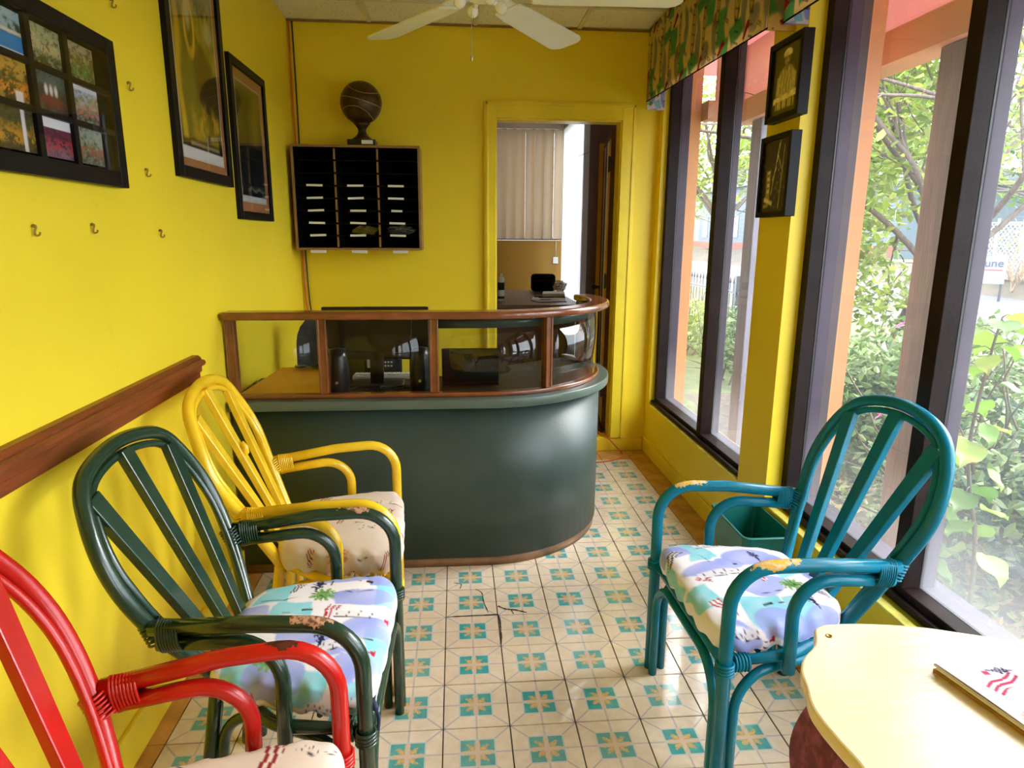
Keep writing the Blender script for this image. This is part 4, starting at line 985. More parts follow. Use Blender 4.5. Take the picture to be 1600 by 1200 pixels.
def sepia_portrait(u, v):
    C = np.empty((len(u), 3)); C[:] = P_((46, 38, 20)); g1, g2, g3 = P_((196, 178, 106)), P_((236, 222, 156)), P_((112, 96, 50))
    over(C, sstep(d_ell(u, v, .52, .47, .30, .22), .06), g1)                         # shirt
    over(C, (np.sin(u*60+np.sin(v*20)) > .2).astype(float)*sstep(d_ell(u, v, .52, .47, .28, .21), .04)*.6, g3)
    over(C, sstep(np.maximum(np.abs(u-.25-.04*(v-.4))-.06, np.abs(v-.42)-.14), .03), g1)
    over(C, sstep(np.maximum(np.abs(u-.80)-.06, np.abs(v-.42)-.14), .03), g1)
    over(C, sstep(np.maximum(np.abs(u-.52)-.045, np.abs(v-.68)-.05), .02), g3)       # neck
    over(C, sstep(d_ell(u, v, .52, .79, .115, .085), .02), g3)
    over(C, sstep(d_ell(u, v, .50, .77, .07, .06), .02)*.5, g1)
    for (a, b_, r) in ((.475, .80, .014), (.56, .80, .014)): over(C, sstep(d_ell(u, v, a, b_, r*1.5, r*.7), .01), P_((20, 16, 8)))
    over(C, sstep(d_box(u, v, .52, .74, .06, .012), .01), P_((24, 18, 10))); over(C, sstep(d_box(u, v, .535, .775, .014, .03), .012)*.6, g2)
    over(C, sstep(np.maximum(d_ell(u, v, .52, .865, .15, .075), .835-v), .015), g2)  # pale cap
    over(C, sstep(np.maximum(np.abs(v-.24-.06*(u-.5))-.045, np.abs(u-.5)-.40), .015), g2)   # drum edge
    over(C, sstep(np.maximum(np.abs(v-.14)-.06, np.abs(u-.52)-.33), .03), g1)
    over(C, (np.sin(u*34) > .75).astype(float)*sstep(np.maximum(np.abs(v-.13)-.07, np.abs(u-.52)-.30), .02), P_((44, 34, 18)))
    over(C, sstep(d_ell(u, v, .36, .29, .07, .035), .02), g1); over(C, sstep(d_ell(u, v, .66, .30, .07, .035), .02), g1)
    return C*(.62+.75*(.6*vnoise(u, v, 14, 3)+.4*vnoise(u, v, 38, 4)))[:, None]
def sepia_scene(u, v):
    C = np.empty((len(u), 3)); C[:] = P_((36, 29, 16)); g = P_((236, 222, 156)); g2 = P_((160, 142, 84))
    over(C, sstep(d_box(u, v, .26, .38, .16, .42, .06), .02), g2); over(C, sstep(d_box(u, v, .26, .42, .10, .30, .06), .02)*(np.sin(v*70) > 0), g)
    over(C, sstep(d_box(u, v, .30, .15, .34, .06, -.2), .02), g); over(C, sstep(d_box(u, v, .22, .09, .2, .05, .1), .02), g2)
    for a in ((.40, .25, .60, .95), (.60, .95, .55, .70), (.56, .80, .72, .60), (.72, .05, .80, .90), (.60, .88, .64, .98), (.42, .45, .54, .62)):
        over(C, sstep(d_seg(u, v, *a)-.008, .014), g)
    for k in range(8): over(C, sstep(d_ell(u, v, .70+.08*math.sin(k*2.3), .28+.06*k, .03, .016), .02)*.7, g2)
    over(C, np.clip(nz(u, v, 4, 3)*2-1.2, 0, 1)*.4, g2)
    return C*(.62+.75*(.6*vnoise(u, v, 14, 8)+.4*vnoise(u, v, 38, 9)))[:, None]
picture('framed_poster', 'tall black framed painting in olive and gold, upper left wall', 0.155, 2.03, .552, .80, 1, fig_poster, .040, .030, glass=True, res=(80, 120))
picture('framed_poster', 'smaller black framed dark print on the left wall nearest the corner', 0.802, 1.842, .535, .672, 1, dark_poster, .036, .042, glass=True, res=(80, 100))
picture('framed_photograph', 'upper sepia photograph on the pillar, person in a pale cap with a drum', .076, 2.024, .262, .288, -1, sepia_portrait, .022, 0, .042, res=(70, 80))
picture('framed_photograph', 'lower sepia photograph on the pillar, thin figures and lines', .095, 1.675, .252, .310, -1, sepia_scene, .020, 0, .042, res=(60, 80))

# photo collage: black frame, nine snapshots behind a grid of bars
cl = thing('photo_collage', 'large black frame holding nine small colour snapshots on the left wall', 'picture')
yc, zc, w, h = -.845, 1.747, .60, .372
cl.location = (XL(yc)+.001, yc, zc); cl.rotation_euler = (0, 0, PI/2)
b = .040; mb = MB().box((-w/2, -.026, -h/2), (-w/2+b, 0, h/2)).box((w/2-b, -.026, -h/2), (w/2, 0, h/2)).box((-w/2+b, -.026, -h/2), (w/2-b, 0, -h/2+b)).box((-w/2+b, -.026, h/2-b), (w/2-b, 0, h/2))
mb.build('frame', M['blackframe'], cl, .003)
MB().box((-w/2+b, -.010, -h/2+b), (w/2-b, -.003, h/2-b)).build('mount', M['blackm'], cl)
SNAP = [  # (top row .. bottom row) : sky, mid, low colours, accent
 [((150, 176, 190), (60, 96, 90), (20, 130, 190), None), ((150, 160, 120), (190, 176, 130), (60, 66, 30), None), ((160, 150, 120), (96, 84, 30), (70, 90, 40), (40, 140, 70))],
 [((190, 150, 60), (86, 80, 36), (60, 50, 20), (210, 130, 40)), ((70, 90, 90), (40, 56, 50), (50, 40, 44), (110, 26, 36)), ((160, 176, 196), (150, 140, 110), (90, 90, 60), (180, 110, 110))],
 [((80, 76, 40), (150, 120, 40), (90, 80, 40), (190, 140, 40)), ((110, 40, 70), (80, 30, 56), (130, 100, 120), (170, 60, 70)), ((150, 160, 150), (140, 140, 110), (90, 96, 80), (150, 90, 60))]]
for r_ in range(3):
    for c_ in range(3):
        s0, s1, s2, ac = SNAP[r_][c_]; xw, zh = .125, .084
        mb = MB(); mb.grid(lambda u, v: (-xw/2+xw*u, 0, -zh/2+zh*v), 44, 34, 0, False); mb.box((-xw/2, .0004, -zh/2), (xw/2, .002, zh/2))
        o = mb.build('snapshot', M['print'], cl); o.location = (-.143+.143*c_, -.0125, .096-.0965*r_)
        sd = 3*r_+c_+1
        def fn(co, s0=s0, s1=s1, s2=s2, ac=ac, sd=sd, r_=r_, c_=c_):
            u = (co[:, 0]+xw/2)/xw; v = (co[:, 2]+zh/2)/zh; C = np.empty((len(u), 3)); C[:] = P_(s0); n1 = nz(u, v, sd, 1.3); n2 = nz(u, v, sd+4, 2.6)
            over(C, sstep(v-.66-.14*n1, .10), P_(s1)); over(C, sstep(v-.34-.12*n2, .08), P_(s2))
            over(C, np.clip(n2*1.6-.35, 0, .75), P_(s0)); over(C, np.clip(-n2*1.6-.45, 0, .75), P_((26, 28, 18)))
            if ac: over(C, sstep(np.abs(v-.32)-.16, .1)*(nz(u, v, sd+7, 2.2) > .12), P_(ac))
            if (r_, c_) == (0, 0): over(C, sstep(np.abs(v-.50)-.04, .03), P_((214, 206, 186))); over(C, sstep(v-.44, .03), P_((16, 126, 196))); over(C, sstep(v-.07, .02), P_((224, 222, 216)))
            if (r_, c_) == (1, 1):
                for k in range(3): over(C, sstep(d_ell(u, v, .38+.15*k, .58, .05, .13), .04), P_((222, 216, 220)))
                over(C, sstep(d_box(u, v, .55, .30, .5, .22), .06), P_((104, 24, 40)))
            if (r_, c_) == (2, 1): over(C, sstep(.74-v, .01), P_((228, 228, 236)))
            if (r_, c_) == (1, 2): over(C, sstep(.88-v, .01), P_((210, 216, 228)))
            if c_ == 0 and r_ == 2: over(C, sstep(np.abs(u-.72)-.05, .02), P_((222, 214, 220)))
            if c_ == 0 and r_ == 1: over(C, sstep(d_box(u, v, .72, .14, .2, .28), .02), P_((220, 210, 214)))
            return C
        paint(o, fn)
for k in (-.0715, .0715): MB().box((k-.0095, -.022, -h/2+b), (k+.0095, -.0126, h/2-b)).build('bar', M['blackframe'], cl)
for k in (.048, -.0485): MB().box((-w/2+b, -.0215, k-.0065), (w/2-b, -.0126, k+.0065)).build('bar', M['blackframe'], cl)
MB().box((-w/2+b, -.0255, -h/2+b), (w/2-b, -.0235, h/2-b)).build('glass', M['pic_glass'], cl)

# picture hooks left in the wall
hooks = [(-.966, 1.445, 'leftmost of the three bare picture hooks in a row under the photo collage'), (-.716, 1.452, 'middle of the three bare picture hooks in a row under the photo collage'), (-.303, 1.441, 'rightmost of the three bare picture hooks in a row, under the tall painting'),
         (-.413, 1.849, 'bare picture hook high between the collage and the tall painting'), (-.357, 1.619, 'bare picture hook low between the collage and the tall painting'), (-.465, 2.048, 'small picture hook at the top of the left wall above the collage')]
for y, z, l in hooks:
    o = MB().tube(cr([(.0012, 0, .016), (.010, .002, .012), (.006, 0, -.004), (.008, -.002, -.014), (.018, 0, -.012), (.020, 0, -.004)], 4), .0030, 6).tube([(-.0005, 0, .012), (.012, 0, .012)], .004, 6).build('wall_hook', M['brass'])
    o.scale = (.75, .75, .75); o.location = (XL(y)+.001, y, z); tag(o, l, 'hook', 'bare picture hooks on the left wall')

# ------------------------------------------------------------------ ceiling fan
fan = thing('ceiling_fan', 'white five-bladed ceiling fan with a lamp kit and pull chain', 'fan', (.150, -.05, 0))
ZB = 2.235
MB().lathe([(.0, ZC-.0035), (.075, ZC-.0035), (.070, ZC-.03), (.035, ZC-.06), (.0, ZC-.062)], n=24).build('canopy', M['fanwhite'], fan)
MB().tube([(0, 0, ZC-.05), (0, 0, 2.38)], .013, 12).build('downrod', M['fanwhite'], fan)
MB().lathe([(.0, 2.40), (.05, 2.395), (.10, 2.37), (.115, 2.33), (.115, 2.275), (.095, 2.25), (.0, 2.245)], n=32).build('motor_housing', M['fanwhite'], fan)
for k, a in enumerate((126, 55, -5, -84, -160)):
    a = math.radians(a); Rz = Matrix.Rotation(a, 4, 'Z') @ Matrix.Rotation(math.radians(-11), 4, 'X')
    out = []
    L0, L1, w0, w1 = .175, .69, .052, .071
    out += [(L0, -w0), (L0+.06, -w0-.006)]
    out += [(L1-.05, -w1)] + [(L1-.05+.05*math.sin(t*PI/2/5), -w1+.045*(1-math.cos(t*PI/2/5))) for t in range(1, 6)]
    out += [(x, -y) for x, y in out[::-1]]
    mb = MB().prism(out, -.004, .004); mb.xf(Matrix.Translation((0, 0, ZB)) @ Rz)
    bl = mb.build('blade', M['fanwhite'], fan, .0015)
    mb = MB().obox((.09, 0, .022), (.215, 0, .0075), .036, .006, (0, 1, 0), w2=.07).box((.17, -.035, .0045), (.24, .035, .009)); mb.xf(Matrix.Translation((0, 0, ZB)) @ Rz)
    mb.build('blade_bracket', M['fanwhite'], bl)
MB().lathe([(.0, 2.244), (.06, 2.244), (.060, 2.232), (.05, 2.222), (.03, 2.214), (.0, 2.213)], n=24).build('switch_housing', M['fanwhite'], fan)
for k, a in enumerate((200, 290, 20, 110)):
    a = math.radians(a); c = Vector((.060*math.cos(a), .060*math.sin(a), 2.212)); d = Vector((math.cos(a), math.sin(a), -.55)).normalized()
    mb = MB().tube([Vector((.03*math.cos(a), .03*math.sin(a), 2.224)), c], .009, 10)
    arm_ = mb.build('lamp_arm', M['fanwhite'], fan)
    mb = MB().tube([c-d*.004, c+d*.006, c+d*.016, c+d*.028, c+d*.036, c+d*.040], [.010, .016, .021, .019, .012, .002], 14); mb.build('lamp_globe', M['globe'], arm_)
mb = MB()
for k in range(26): mb.lathe([(.0, -.0022), (.0022, 0), (0, .0022)], (-.032, .0, 2.175-.0045*k), 6)
mb.tube([(-.032, 0, 2.185), (-.032, 0, 2.05)], .0008, 5)
mb.lathe([(0, -.014), (.004, -.010), (.0045, 0), (.002, .010), (0, .012)], (-.032, 0, 2.040), 10)
mb.build('pull_chain', M['chrome'], fan)

# ------------------------------------------------------------------ window pelmets covered with printed cloth
M['cloth_v'] = attr_mat('faded_pelmet_cotton', 0.8, 0.15, transl=0.5, weave=0.15)
GN = P_((84, 172, 108)); GY = P_((158, 152, 142)); SAND = P_((250, 226, 164)); DK = P_((58, 44, 36)); RD = P_((166, 36, 34))
def pelmet_cloth(s, z):
    """repeat of yachts, palms and flags; s along the window, z up"""
    n = len(s); C = np.empty((n, 3)); C[:] = SAND
    s, z = s*.68, z*.68; T, Hh = .36, .26
    row = np.floor(z/Hh); u = np.mod(s + row*.17, T); v = np.mod(z, Hh)
    for (cx, cy, w, h, a) in ((.06, .05, .09, .05, .3), (.20, .17, .07, .09, 0), (.30, .09, .06, .10, 0), (.12, .21, .10, .04, .2), (.33, .02, .07, .06, 0)):
        over(C, sstep(d_box(u+.008*wob(u, v, 1, 40), v, cx, cy, w, h, a), .01)*.95, GN)
    for (cx, cy, rx, ry) in ((.10, .10, .020, .085), (.245, .07, .022, .075), (.335, .19, .018, .06), (.17, .05, .03, .035)):
        over(C, sstep(d_ell(u+.006*wob(u, v, 4, 40), v, cx, cy, rx, ry, .1), .006)*.9, GY)
    for (cx, cy, rx, ry) in ((.055, .15, .017, .075), (.155, .13, .014, .06), (.27, .17, .014, .07)):
        over(C, sstep(d_ell(u, v, cx, cy, rx, ry, -.08), .004), P_((226, 196, 110)))
        d = np.abs(d_ell(u, v, cx, cy, rx, ry, -.08))-.0016; over(C, sstep(d, .003)*.8, DK)
        over(C, sstep(d_seg(u, v, cx-.004, cy+ry, cx+.006, cy-ry)-.0012, .002), DK)
        over(C, ((np.abs(u-cx) < rx*.7) & (np.sin(v*210+u*80) > .86)).astype(float)*.8, DK)
    for (cx, cy, a, sc) in ((.125, .03, -.9, .055), (.305, .03, -.9, .05), (.215, .235, -.9, .055)):
        m_sail(C, u, v, cx, cy, a, sc, RD, RD)
    for (cx, cy, a) in ((.02, .22, .9), (.20, .03, .9), (.335, .10, .9)):
        m_sail(C, u, v, cx, cy, a, .045, P_((40, 40, 60)), SAND)
    for (cx, cy) in ((.08, .235), (.24, .125)):
        for k in range(4): over(C, sstep(d_seg(u, v, cx-.015, cy-.012+.008*k, cx+.016, cy-.006+.008*k)-.0016, .002), P_((150, 40, 50)))
    return C
def pelmet(label, y0, y1, xf, z0, z1, sl=0.0):
    t = thing('window_pelmet', label, 'pelmet')
    L = y1-y0; mb = MB(); nu = int(L/.0045); nv = int((z1-z0)/.0045)
    mb.grid(lambda u, v: (xf+.0035*math.sin(u*L*38)*(1-v), y1-L*u, z0+sl*(L-L*u)+(z1-z0-sl*(L-L*u))*v), nu, nv)
    mb.box((xf+.006, y0, z0+.05), (xf+.016, y1, z1))
    o = mb.build('front_cloth', M['cloth_v'], t); paint(o, lambda co: pelmet_cloth(-co[:, 1]+10, co[:, 2]-z0))
    for y in (y0, y1-.012):
        mb = MB(); mb.grid(lambda u, v: (xf+.003+(XR-.004-xf)*u, y-.0008, z0-.006+(z1-z0)*v), 26, 80); mb.box((xf+.003, y, z0-.006), (XR-.001, y+.012, z1))
        o = mb.build('return', M['cloth_v'], t)
        def fn(co):
            C = pelmet_cloth(co[:, 0]*1.0+10, co[:, 2]-z0)
            return C
        if y == y0: paint(o, fn)
        else: paint(o, lambda co: np.clip(cloth((co[:, 0]-1.28)*2, (co[:, 2]-z0)*2-.35, 'blue', 2), 0, 1))
    MB().box((xf+.017, y0+.013, z1-.02), (XR-.001, y1-.013, z1-.003)).build('top_board', M['oak'], t)
    mb = MB().tube([(xf+.001, y0, z0), (xf+.001, y1, z0+sl*L)], .0035, 6); mb.build('piping', M['blackm'], t)
    return t
pelmet('printed sailboat-cloth pelmet over the far window, nearest the doorway', .095, 1.715, 1.222, 2.203, 2.650, .026)
pelmet('second printed-cloth pelmet starting at the pillar above the nearer window', -2.24, .015, 1.245, 2.200, 2.650)

# ------------------------------------------------------------------ bin, table, menu
bn = thing('waste_bin', 'sea-green plastic waste bin against the wall behind the teal chair', 'bin', (1.222, -.125, .001))
mb = MB(); w0, d0, w1, d1, H = .072, .125, .098, .170, .335
def ringb(w, d, z, r=.025): return [(x, y, z) for x, y in [(w-r+r*math.cos(a), d-r+r*math.sin(a)) for a in (0, .5, 1.07, PI/2)] + [(-w+r-r*math.cos(a), d-r+r*math.sin(a)) for a in (PI/2, 1.07, .5, 0)] + [(-w+r-r*math.cos(a), -d+r-r*math.sin(a)) for a in (0, .5, 1.07, PI/2)] + [(w-r+r*math.cos(a), -d+r-r*math.sin(a)) for a in (PI/2, 1.07, .5, 0)]]
rings = [ringb(w0, d0, 0), ringb(w1, d1, H), ringb(w1-.003, d1-.003, H), ringb(w0-.003, d0-.003, .004)]
n = len(rings[0]); vs = sum(rings, []); fs = [tuple(reversed(range(n)))] + [(k*n+i, k*n+(i+1) % n, (k+1)*n+(i+1) % n, (k+1)*n+i) for k in range(3) for i in range(n)] + [tuple(range(3*n, 4*n))]
mb.add(vs, fs, 0, False); mb.build('tub', M['green_plastic'], bn)
mb = MB(); rg = ringb(w1+.002, d1+.002, H-.004, .027); mb.tube(rg, .0045, 6, closed=True); mb.build('rim', M['green_plastic'], bn)

def table_mat():
    m, nt, b, o = new_mat('cream_gloss_paint')
    f = noise(nt, 3.0, 4.0); g2 = noise(nt, 22.0, 6.0, rough=.7); s_ = noise(nt, 9.0, 2.0, stretch=(1, 9, 1))
    c = mixc(nt, ramp(nt, f, .3, .7), (.76, .63, .36), (.82, .72, .48))
    c = mixc(nt, ramp(nt, g2, .70, .78), c, (.55, .36, .10))
    nt.links.new(c, b.inputs['Base Color']); b.inputs['Roughness'].default_value = .22; b.inputs['Specular IOR Level'].default_value = .6
    bump(nt, b, s_, .25, .004); return m
def maroon_mat():
    m, nt, b, o = new_mat('speckled_maroon_paint'); X.nt = nt
    f = noise(nt, 60.0, 4.0, stretch=(1, 1, .5))
    nt.links.new(mixc(nt, ramp(nt, f, .45, .62), (.12, .007, .020), (.24, .045, .085)), b.inputs['Base Color']); b.inputs['Roughness'].default_value = .3
    bump(nt, b, f, .3, .004); return m
M['table_cream'] = table_mat(); M['maroon'] = maroon_mat()
tb = thing('side_table', 'cream painted side table with a wavy edge and maroon carved legs', 'table')
ZT = .720
edge = [(.748, -1.440), (.722, -1.452), (.708, -1.478), (.690, -1.505), (.655, -1.536), (.632, -1.570), (.620, -1.610), (.606, -1.650), (.603, -1.690), (.606, -1.735), (.610, -1.780), (.600, -1.83), (.588, -1.88), (.592, -1.93), (.625, -1.985), (.68, -2.01), (.74, -2.02), (.84, -2.05), (.95, -2.06), (1.06, -2.03), (1.14, -2.02), (1.20, -1.99), (1.235, -1.93), (1.24, -1.86), (1.225, -1.78), (1.23, -1.70), (1.225, -1.63), (1.20, -1.57), (1.14, -1.535), (1.065, -1.512), (1.00, -1.488), (.93, -1.462), (.86, -1.447), (.80, -1.440)]
ed = [(p.x, p.y) for p in cr([(x, y, 0) for x, y in edge+edge[:1]], 4)[:-1]]
MB().prism(ed[::-1], ZT-.026, ZT, 0, True).build('table_top', M['table_cream'], tb, .004)
for (x, y) in ((.735, -1.478), (1.12, -1.60)): MB().lathe([(.0065, 0), (.0065, .0008), (.004, .0008), (.0038, .0002), (.0, .0002)], (x, y, ZT), 14).build('screw', M['brass'], tb)
def slableg(c, a):
    pr_ = [(-.035, .001), (-.165, .001), (-.17, .03), (-.12, .06), (-.085, .12), (-.075, .20), (-.095, .30), (-.125, .40), (-.135, .48), (-.115, .56), (-.085, .61), (-.075, .650), (-.085, .692)]
    pr_ = [(p.x, p.y) for p in cr([(x, y, 0) for x, y in pr_[1:]], 4)]
    pr_ = pr_ + [(-x, y) for x, y in pr_[::-1]]
    mb = MB().prism(pr_, -.016, .016, 0, True)
    mb.xf(Matrix.Translation((c[0], c[1], .001)) @ Matrix.Rotation(a, 4, 'Z') @ Matrix.Rotation(PI/2, 4, 'X')); return mb.build('leg', M['maroon'], tb, .003)
slableg((.785, -1.556), math.radians(125)); slableg((1.06, -1.80), math.radians(125))
MB().box((-.165, -.012, .30), (.165, .012, .38)).xf(Matrix.Translation((.922, -1.678, 0)) @ Matrix.Rotation(math.atan2(-.244, .275), 4, 'Z')).build('stretcher', M['maroon'], tb)

mn = thing('menu_folder', 'cloth-covered menu folder with a red sail print lying on the cream table', 'folder', (.0, 0, 0))
c0, c1, c2 = Vector((.855, -1.590, 0)), Vector((1.050, -1.548, 0)), Vector((.905, -1.845, 0))
ex = (c1-c0); ey = (c2-c0); zt = ZT+.0006
def brd(z0, z1, o0=0.0):
    mb = MB(); q_ = [c0+ex*o0+ey*o0, c0+ex*(1-o0)+ey*o0, c0+ex*(1-o0)+ey*(1-o0), c0+ex*o0+ey*(1-o0)]
    mb.add([(p.x, p.y, z0) for p in q_]+[(p.x, p.y, z1) for p in q_], [(0, 1, 2, 3), (7, 6, 5, 4), (0, 4, 5, 1), (1, 5, 6, 2), (2, 6, 7, 3), (3, 7, 4, 0)]); return mb
brd(zt, zt+.005).build('back_cover', mat('tan_card', (.42, .22, .05), .7), mn)
brd(zt+.0055, zt+.0105, .012).build('pages', M['white'], mn)
N = 140; mb = MB(); mb.grid(lambda u, v: tuple(c0+ex*u+ey*v+Vector((0, 0, zt+.0165+.0012*math.sin(u*9+v*5)))), N, N)
o_ = len(mb.v); brv = brd(zt+.011, zt+.0150); mb.add(brv.v, brv.f)
o = mb.build('front_cover', M['cloth'], mn)
co = np.array(mb.v); rel = co[:, :2]-np.array([c0.x, c0.y]); A = np.array([[ex.x, ey.x], [ex.y, ey.y]]); uv = rel @ np.linalg.inv(A).T
u_, v_ = uv[:, 0]*.20, uv[:, 1]*.26
Cc = np.empty((len(u_), 3)); Cc[:] = P_((206, 198, 206)); over(Cc, np.clip(.25*wob(u_, v_, 2, 14)+.1, 0, .4), P_((176, 164, 170)))
m_sail(Cc, u_, v_, .066, .072, 1.25, .075, P_((168, 40, 80)), P_((226, 214, 222))); m_tower(Cc, u_, v_, .088, .046, .3, .026, NAVY); m_dash(Cc, u_, v_, .060, .045, .2, .012, .010, P_((168, 40, 80)))
m_sail(Cc, u_, v_, .14, .19, .4, .07, P_((150, 40, 60)), P_((226, 214, 222))); m_palm(Cc, u_, v_, .03, .15, .02, P_((190, 140, 110)), P_((160, 100, 80))); m_dash(Cc, u_, v_, .13, .14, 0, .02, .003, INK)
setcol(o.data, Cc)

# ------------------------------------------------------------------ wires
def wire(name, pts, r, m, label): return tag(MB().tube(cr(pts, 6), r, 7).build(name, m), label, 'cable')
xk = -.905
wire('corner_cable', [(xk+.008, 1.788, 2.655), (xk+.006, 1.786, 2.3), (xk+.008, 1.788, 1.99), (xk+.010, 1.790, 1.7), (xk+.008, 1.787, 1.35), (xk+.014, 1.785, 1.05), (xk+.03, 1.78, .8), (xk+.03, 1.78, .02)], .0048, M['cableO'], 'orange cable running down the far left corner of the room')
wire('corner_cable', [(xk+.026, 1.792, 2.655), (xk+.028, 1.792, 2.3), (xk+.027, 1.793, 1.99), (xk+.026, 1.793, 1.7), (xk+.026, 1.793, 1.35), (xk+.034, 1.790, 1.05), (xk+.05, 1.785, .8), (xk+.05, 1.785, .02)], .0038, M['cableB'], 'thin black cable beside the orange one in the far left corner')
wire('extension_cord', [(1.00, 2.75, .103), (1.03, 2.40, .103), (1.02, 2.08, .103), (1.03, 1.93, .106), (1.05, 1.83, .106), (1.09, 1.765, .085), (1.15, 1.735, .02), (1.165, 1.68, .0055), (1.11, 1.595, .0055), (.99, 1.54, .0055), (.88, 1.53, .0055), (.78, 1.56, .0055), (.72, 1.62, .0055)], .0048, M['cableO'], 'thin orange extension cord looping from the office doorway onto the floor')

# ------------------------------------------------------------------ office beyond the doorway
od = thing('office_counter', 'dark brown office counter seen through the doorway', 'table', (0, 0, DZ0+.0055))
ZO = .83
MB().box((.10, 2.55, ZO-.03), (1.02, 4.00, ZO)).build('top', M['brownwood'], od, .004)
MB().box((.12, 2.60, .0), (.98, 2.63, ZO-.031)).build('front_panel', M['brownwood'], od)
MB().box((.12, 2.631, .0), (.15, 3.95, ZO-.031)).build('side_panel', M['brownwood'], od); MB().box((.95, 2.631, .0), (.98, 3.95, ZO-.031)).build('side_panel', M['brownwood'], od)
zo = DZ0+.0055+ZO+.0006
bt = thing('spray_bottle', 'slim white spray can on the office counter beside the door frame', 'bottle', (.415, 2.86, zo))
MB().lathe([(.024, 0), (.027, .004), (.027, .175), (.022, .192), (.010, .198), (0, .199)], n=20).build('can', M['white'], bt)
MB().lathe([(.0275, .02), (.0278, .021), (.0278, .04), (.0275, .041)], n=20).lathe([(.0275, .09), (.0278, .091), (.0278, .15), (.0275, .151)], n=20).build('label_band', M['cableB'], bt)
MB().lathe([(.011, .199), (.011, .215), (.006, .222), (0, .223)], n=14).build('nozzle', M['white'], bt)
cs = thing('camera_case', 'black rounded case at the back of the office counter', 'case', (.885, 3.86, zo+.0))
MB().box((-.115, -.06, 0), (.115, .05, .165)).build('case_body', M['blackm'], cs, .03)
MB().box((-.117, -.0625, .10), (.117, -.0602, .106)).build('zip', M['blackp'], cs)
crumple('paper_bag', 'crumpled white paper lying right of the black case in the office', 'paper', (1.055-.03, 3.70, zo), .055, .045, .045, M['white'], 11)
crumple('paper_bag', 'small flattened white bag at the right end of the office counter', 'paper', (.985, 3.45, zo), .03, .035, .018, M['white'], 12)
pl = tag(MB().prism([(-.15, -.22), (.13, -.24), (.16, .06), (-.10, .10)], 0, .003).build('document', M['white']), 'large loose white sheet under the clipboard on the office counter', 'paper'); pl.location = (.82, 3.16, zo)
cbp = thing('clipboard', 'grey clipboard lying on the white papers on the office counter', 'clipboard', (.80, 2.83, zo), .25)
MB().box((-.12, -.085, .0), (.12, .085, .006)).build('board', mat('grey_board', (.22, .21, .20), .5), cbp); MB().box((-.04, .06, .006), (.04, .08, .014)).build('clip', M['chrome'], cbp)
nb = thing('notebook', 'thick open notebook with pale pages at the right end of the office counter', 'book', (.905, 3.28, zo+.0036), -.15)
MB().box((-.10, -.14, 0), (.10, .14, .006)).build('cover', M['blackp'], nb); MB().box((-.095, -.135, .006), (.095, .135, .03)).build('pages', M['white'], nb, .003)
for k, (x, y) in enumerate(((.72, 3.17), (.75, 3.10))): o = tag(MB().tube([(0, 0, .005), (.13, .01, .005)], .0045, 8).build('pen', M['blackp']), ('black pen farther back on the loose white sheet in the office', 'black pen nearer the clipboard on the loose white sheet in the office')[k], 'pen', 'pens on the office papers'); o.location = (x, y, zo+.0036)
ck = tag(MB().box((-.028, -.012, 0), (.028, 0, .07)).build('wall_socket', M['white'], None, .003), 'white switch box on the office wall below the blind', 'switch'); ck.location = (1.15, OY-.0006, 1.15)
MB().tube([(0, -.006, .0702), (.004, -.006, .24)], .003, 6).build('wire', M['white'], ck)

def blinds(name, label, n, x0, x1, z0, z1, axis, pos, m, ang, hr=.075):
    t = thing(name, label, 'blind')
    L = x1-x0; w = L/n*1.12
    for k in range(n):
        c = x0+L*(k+.5)/n; a = ang+random.uniform(-.10, .10); mb = MB()
        ww = w*random.uniform(.96, 1.05)
        mb.grid(lambda u, v: ((u-.5)*ww, .006*math.sin(PI*u), (z1-z0-hr)*v), 4, 1); mb.grid(lambda u, v: ((.5-u)*ww, .0012+.006*math.sin(PI*u), (z1-z0-hr)*v), 4, 1)
        o = mb.build('slat', m, t)
        o.location = (c, pos, z0) if axis == 'x' else (pos, c, z0); o.rotation_euler = (0, 0, a if axis == 'x' else a+PI/2)
    if axis == 'x': MB().box((x0-.02, pos-.035, z1-hr+.004), (x1+.02, pos+.02, z1)).build('headrail', m, t, .003); MB().tube([(x1-.02, pos-.03, z1-hr), (x1-.02, pos-.03, z0-.30)], .0025, 6).build('cord', M['blind_tan'], t)
    else: MB().box((pos-.02, x0, z1-hr+.004), (pos+.035, x1, z1)).build('headrail', M['blind_tan'], t, .003)
    return t
blinds('vertical_blind', 'beige vertical blind closed over the office back window', 8, .40, 1.205, 1.414, 2.612, 'x', OY-.06, M['blind_tan'], .43)
blinds('vertical_blind', 'bright white floor-length vertical blind on the office side window', 13, 3.54, 4.80, .28, 2.615, 'y', OX1-.03, M['blind_white'], .25)

# ------------------------------------------------------------------ outside: porch, garden, street
GZ = -.15
gm = MB(); gm.grid(lambda u, v: (1.56+6.5*u, -6+46*v, GZ), 8, 40, 0, False); struct(gm.build('ground', M['lawn']))
gm = MB(); gm.grid(lambda u, v: (1.62+2.3*u, -5+9*v, GZ+.004+.02*math.sin(u*9)*math.sin(v*31)), 16, 50); struct(gm.build('ground_bed', M['soil']))
struct(MB().add([(7.6, -30, GZ+.01), (14.6, -30, GZ+.01), (14.6+5.5, 75, GZ+.01), (9.5, 75, GZ+.01)], [(0, 1, 2, 3)]).build('street', M['road']))
gm = MB(); gm.grid(lambda u, v: (14.5+.05*(-30+110*v)+u*3.2, -30+110*v, GZ+.0+.75*u**.8+.12*math.sin(v*60)*u), 8, 60); struct(gm.build('street_bank', M['dirt']))
gm = MB(); gm.grid(lambda u, v: (17.5+.05*(-30+110*v)+u*60, -30+110*v, GZ+.72), 4, 10, 0, False); struct(gm.build('ground_far', M['lawn']))

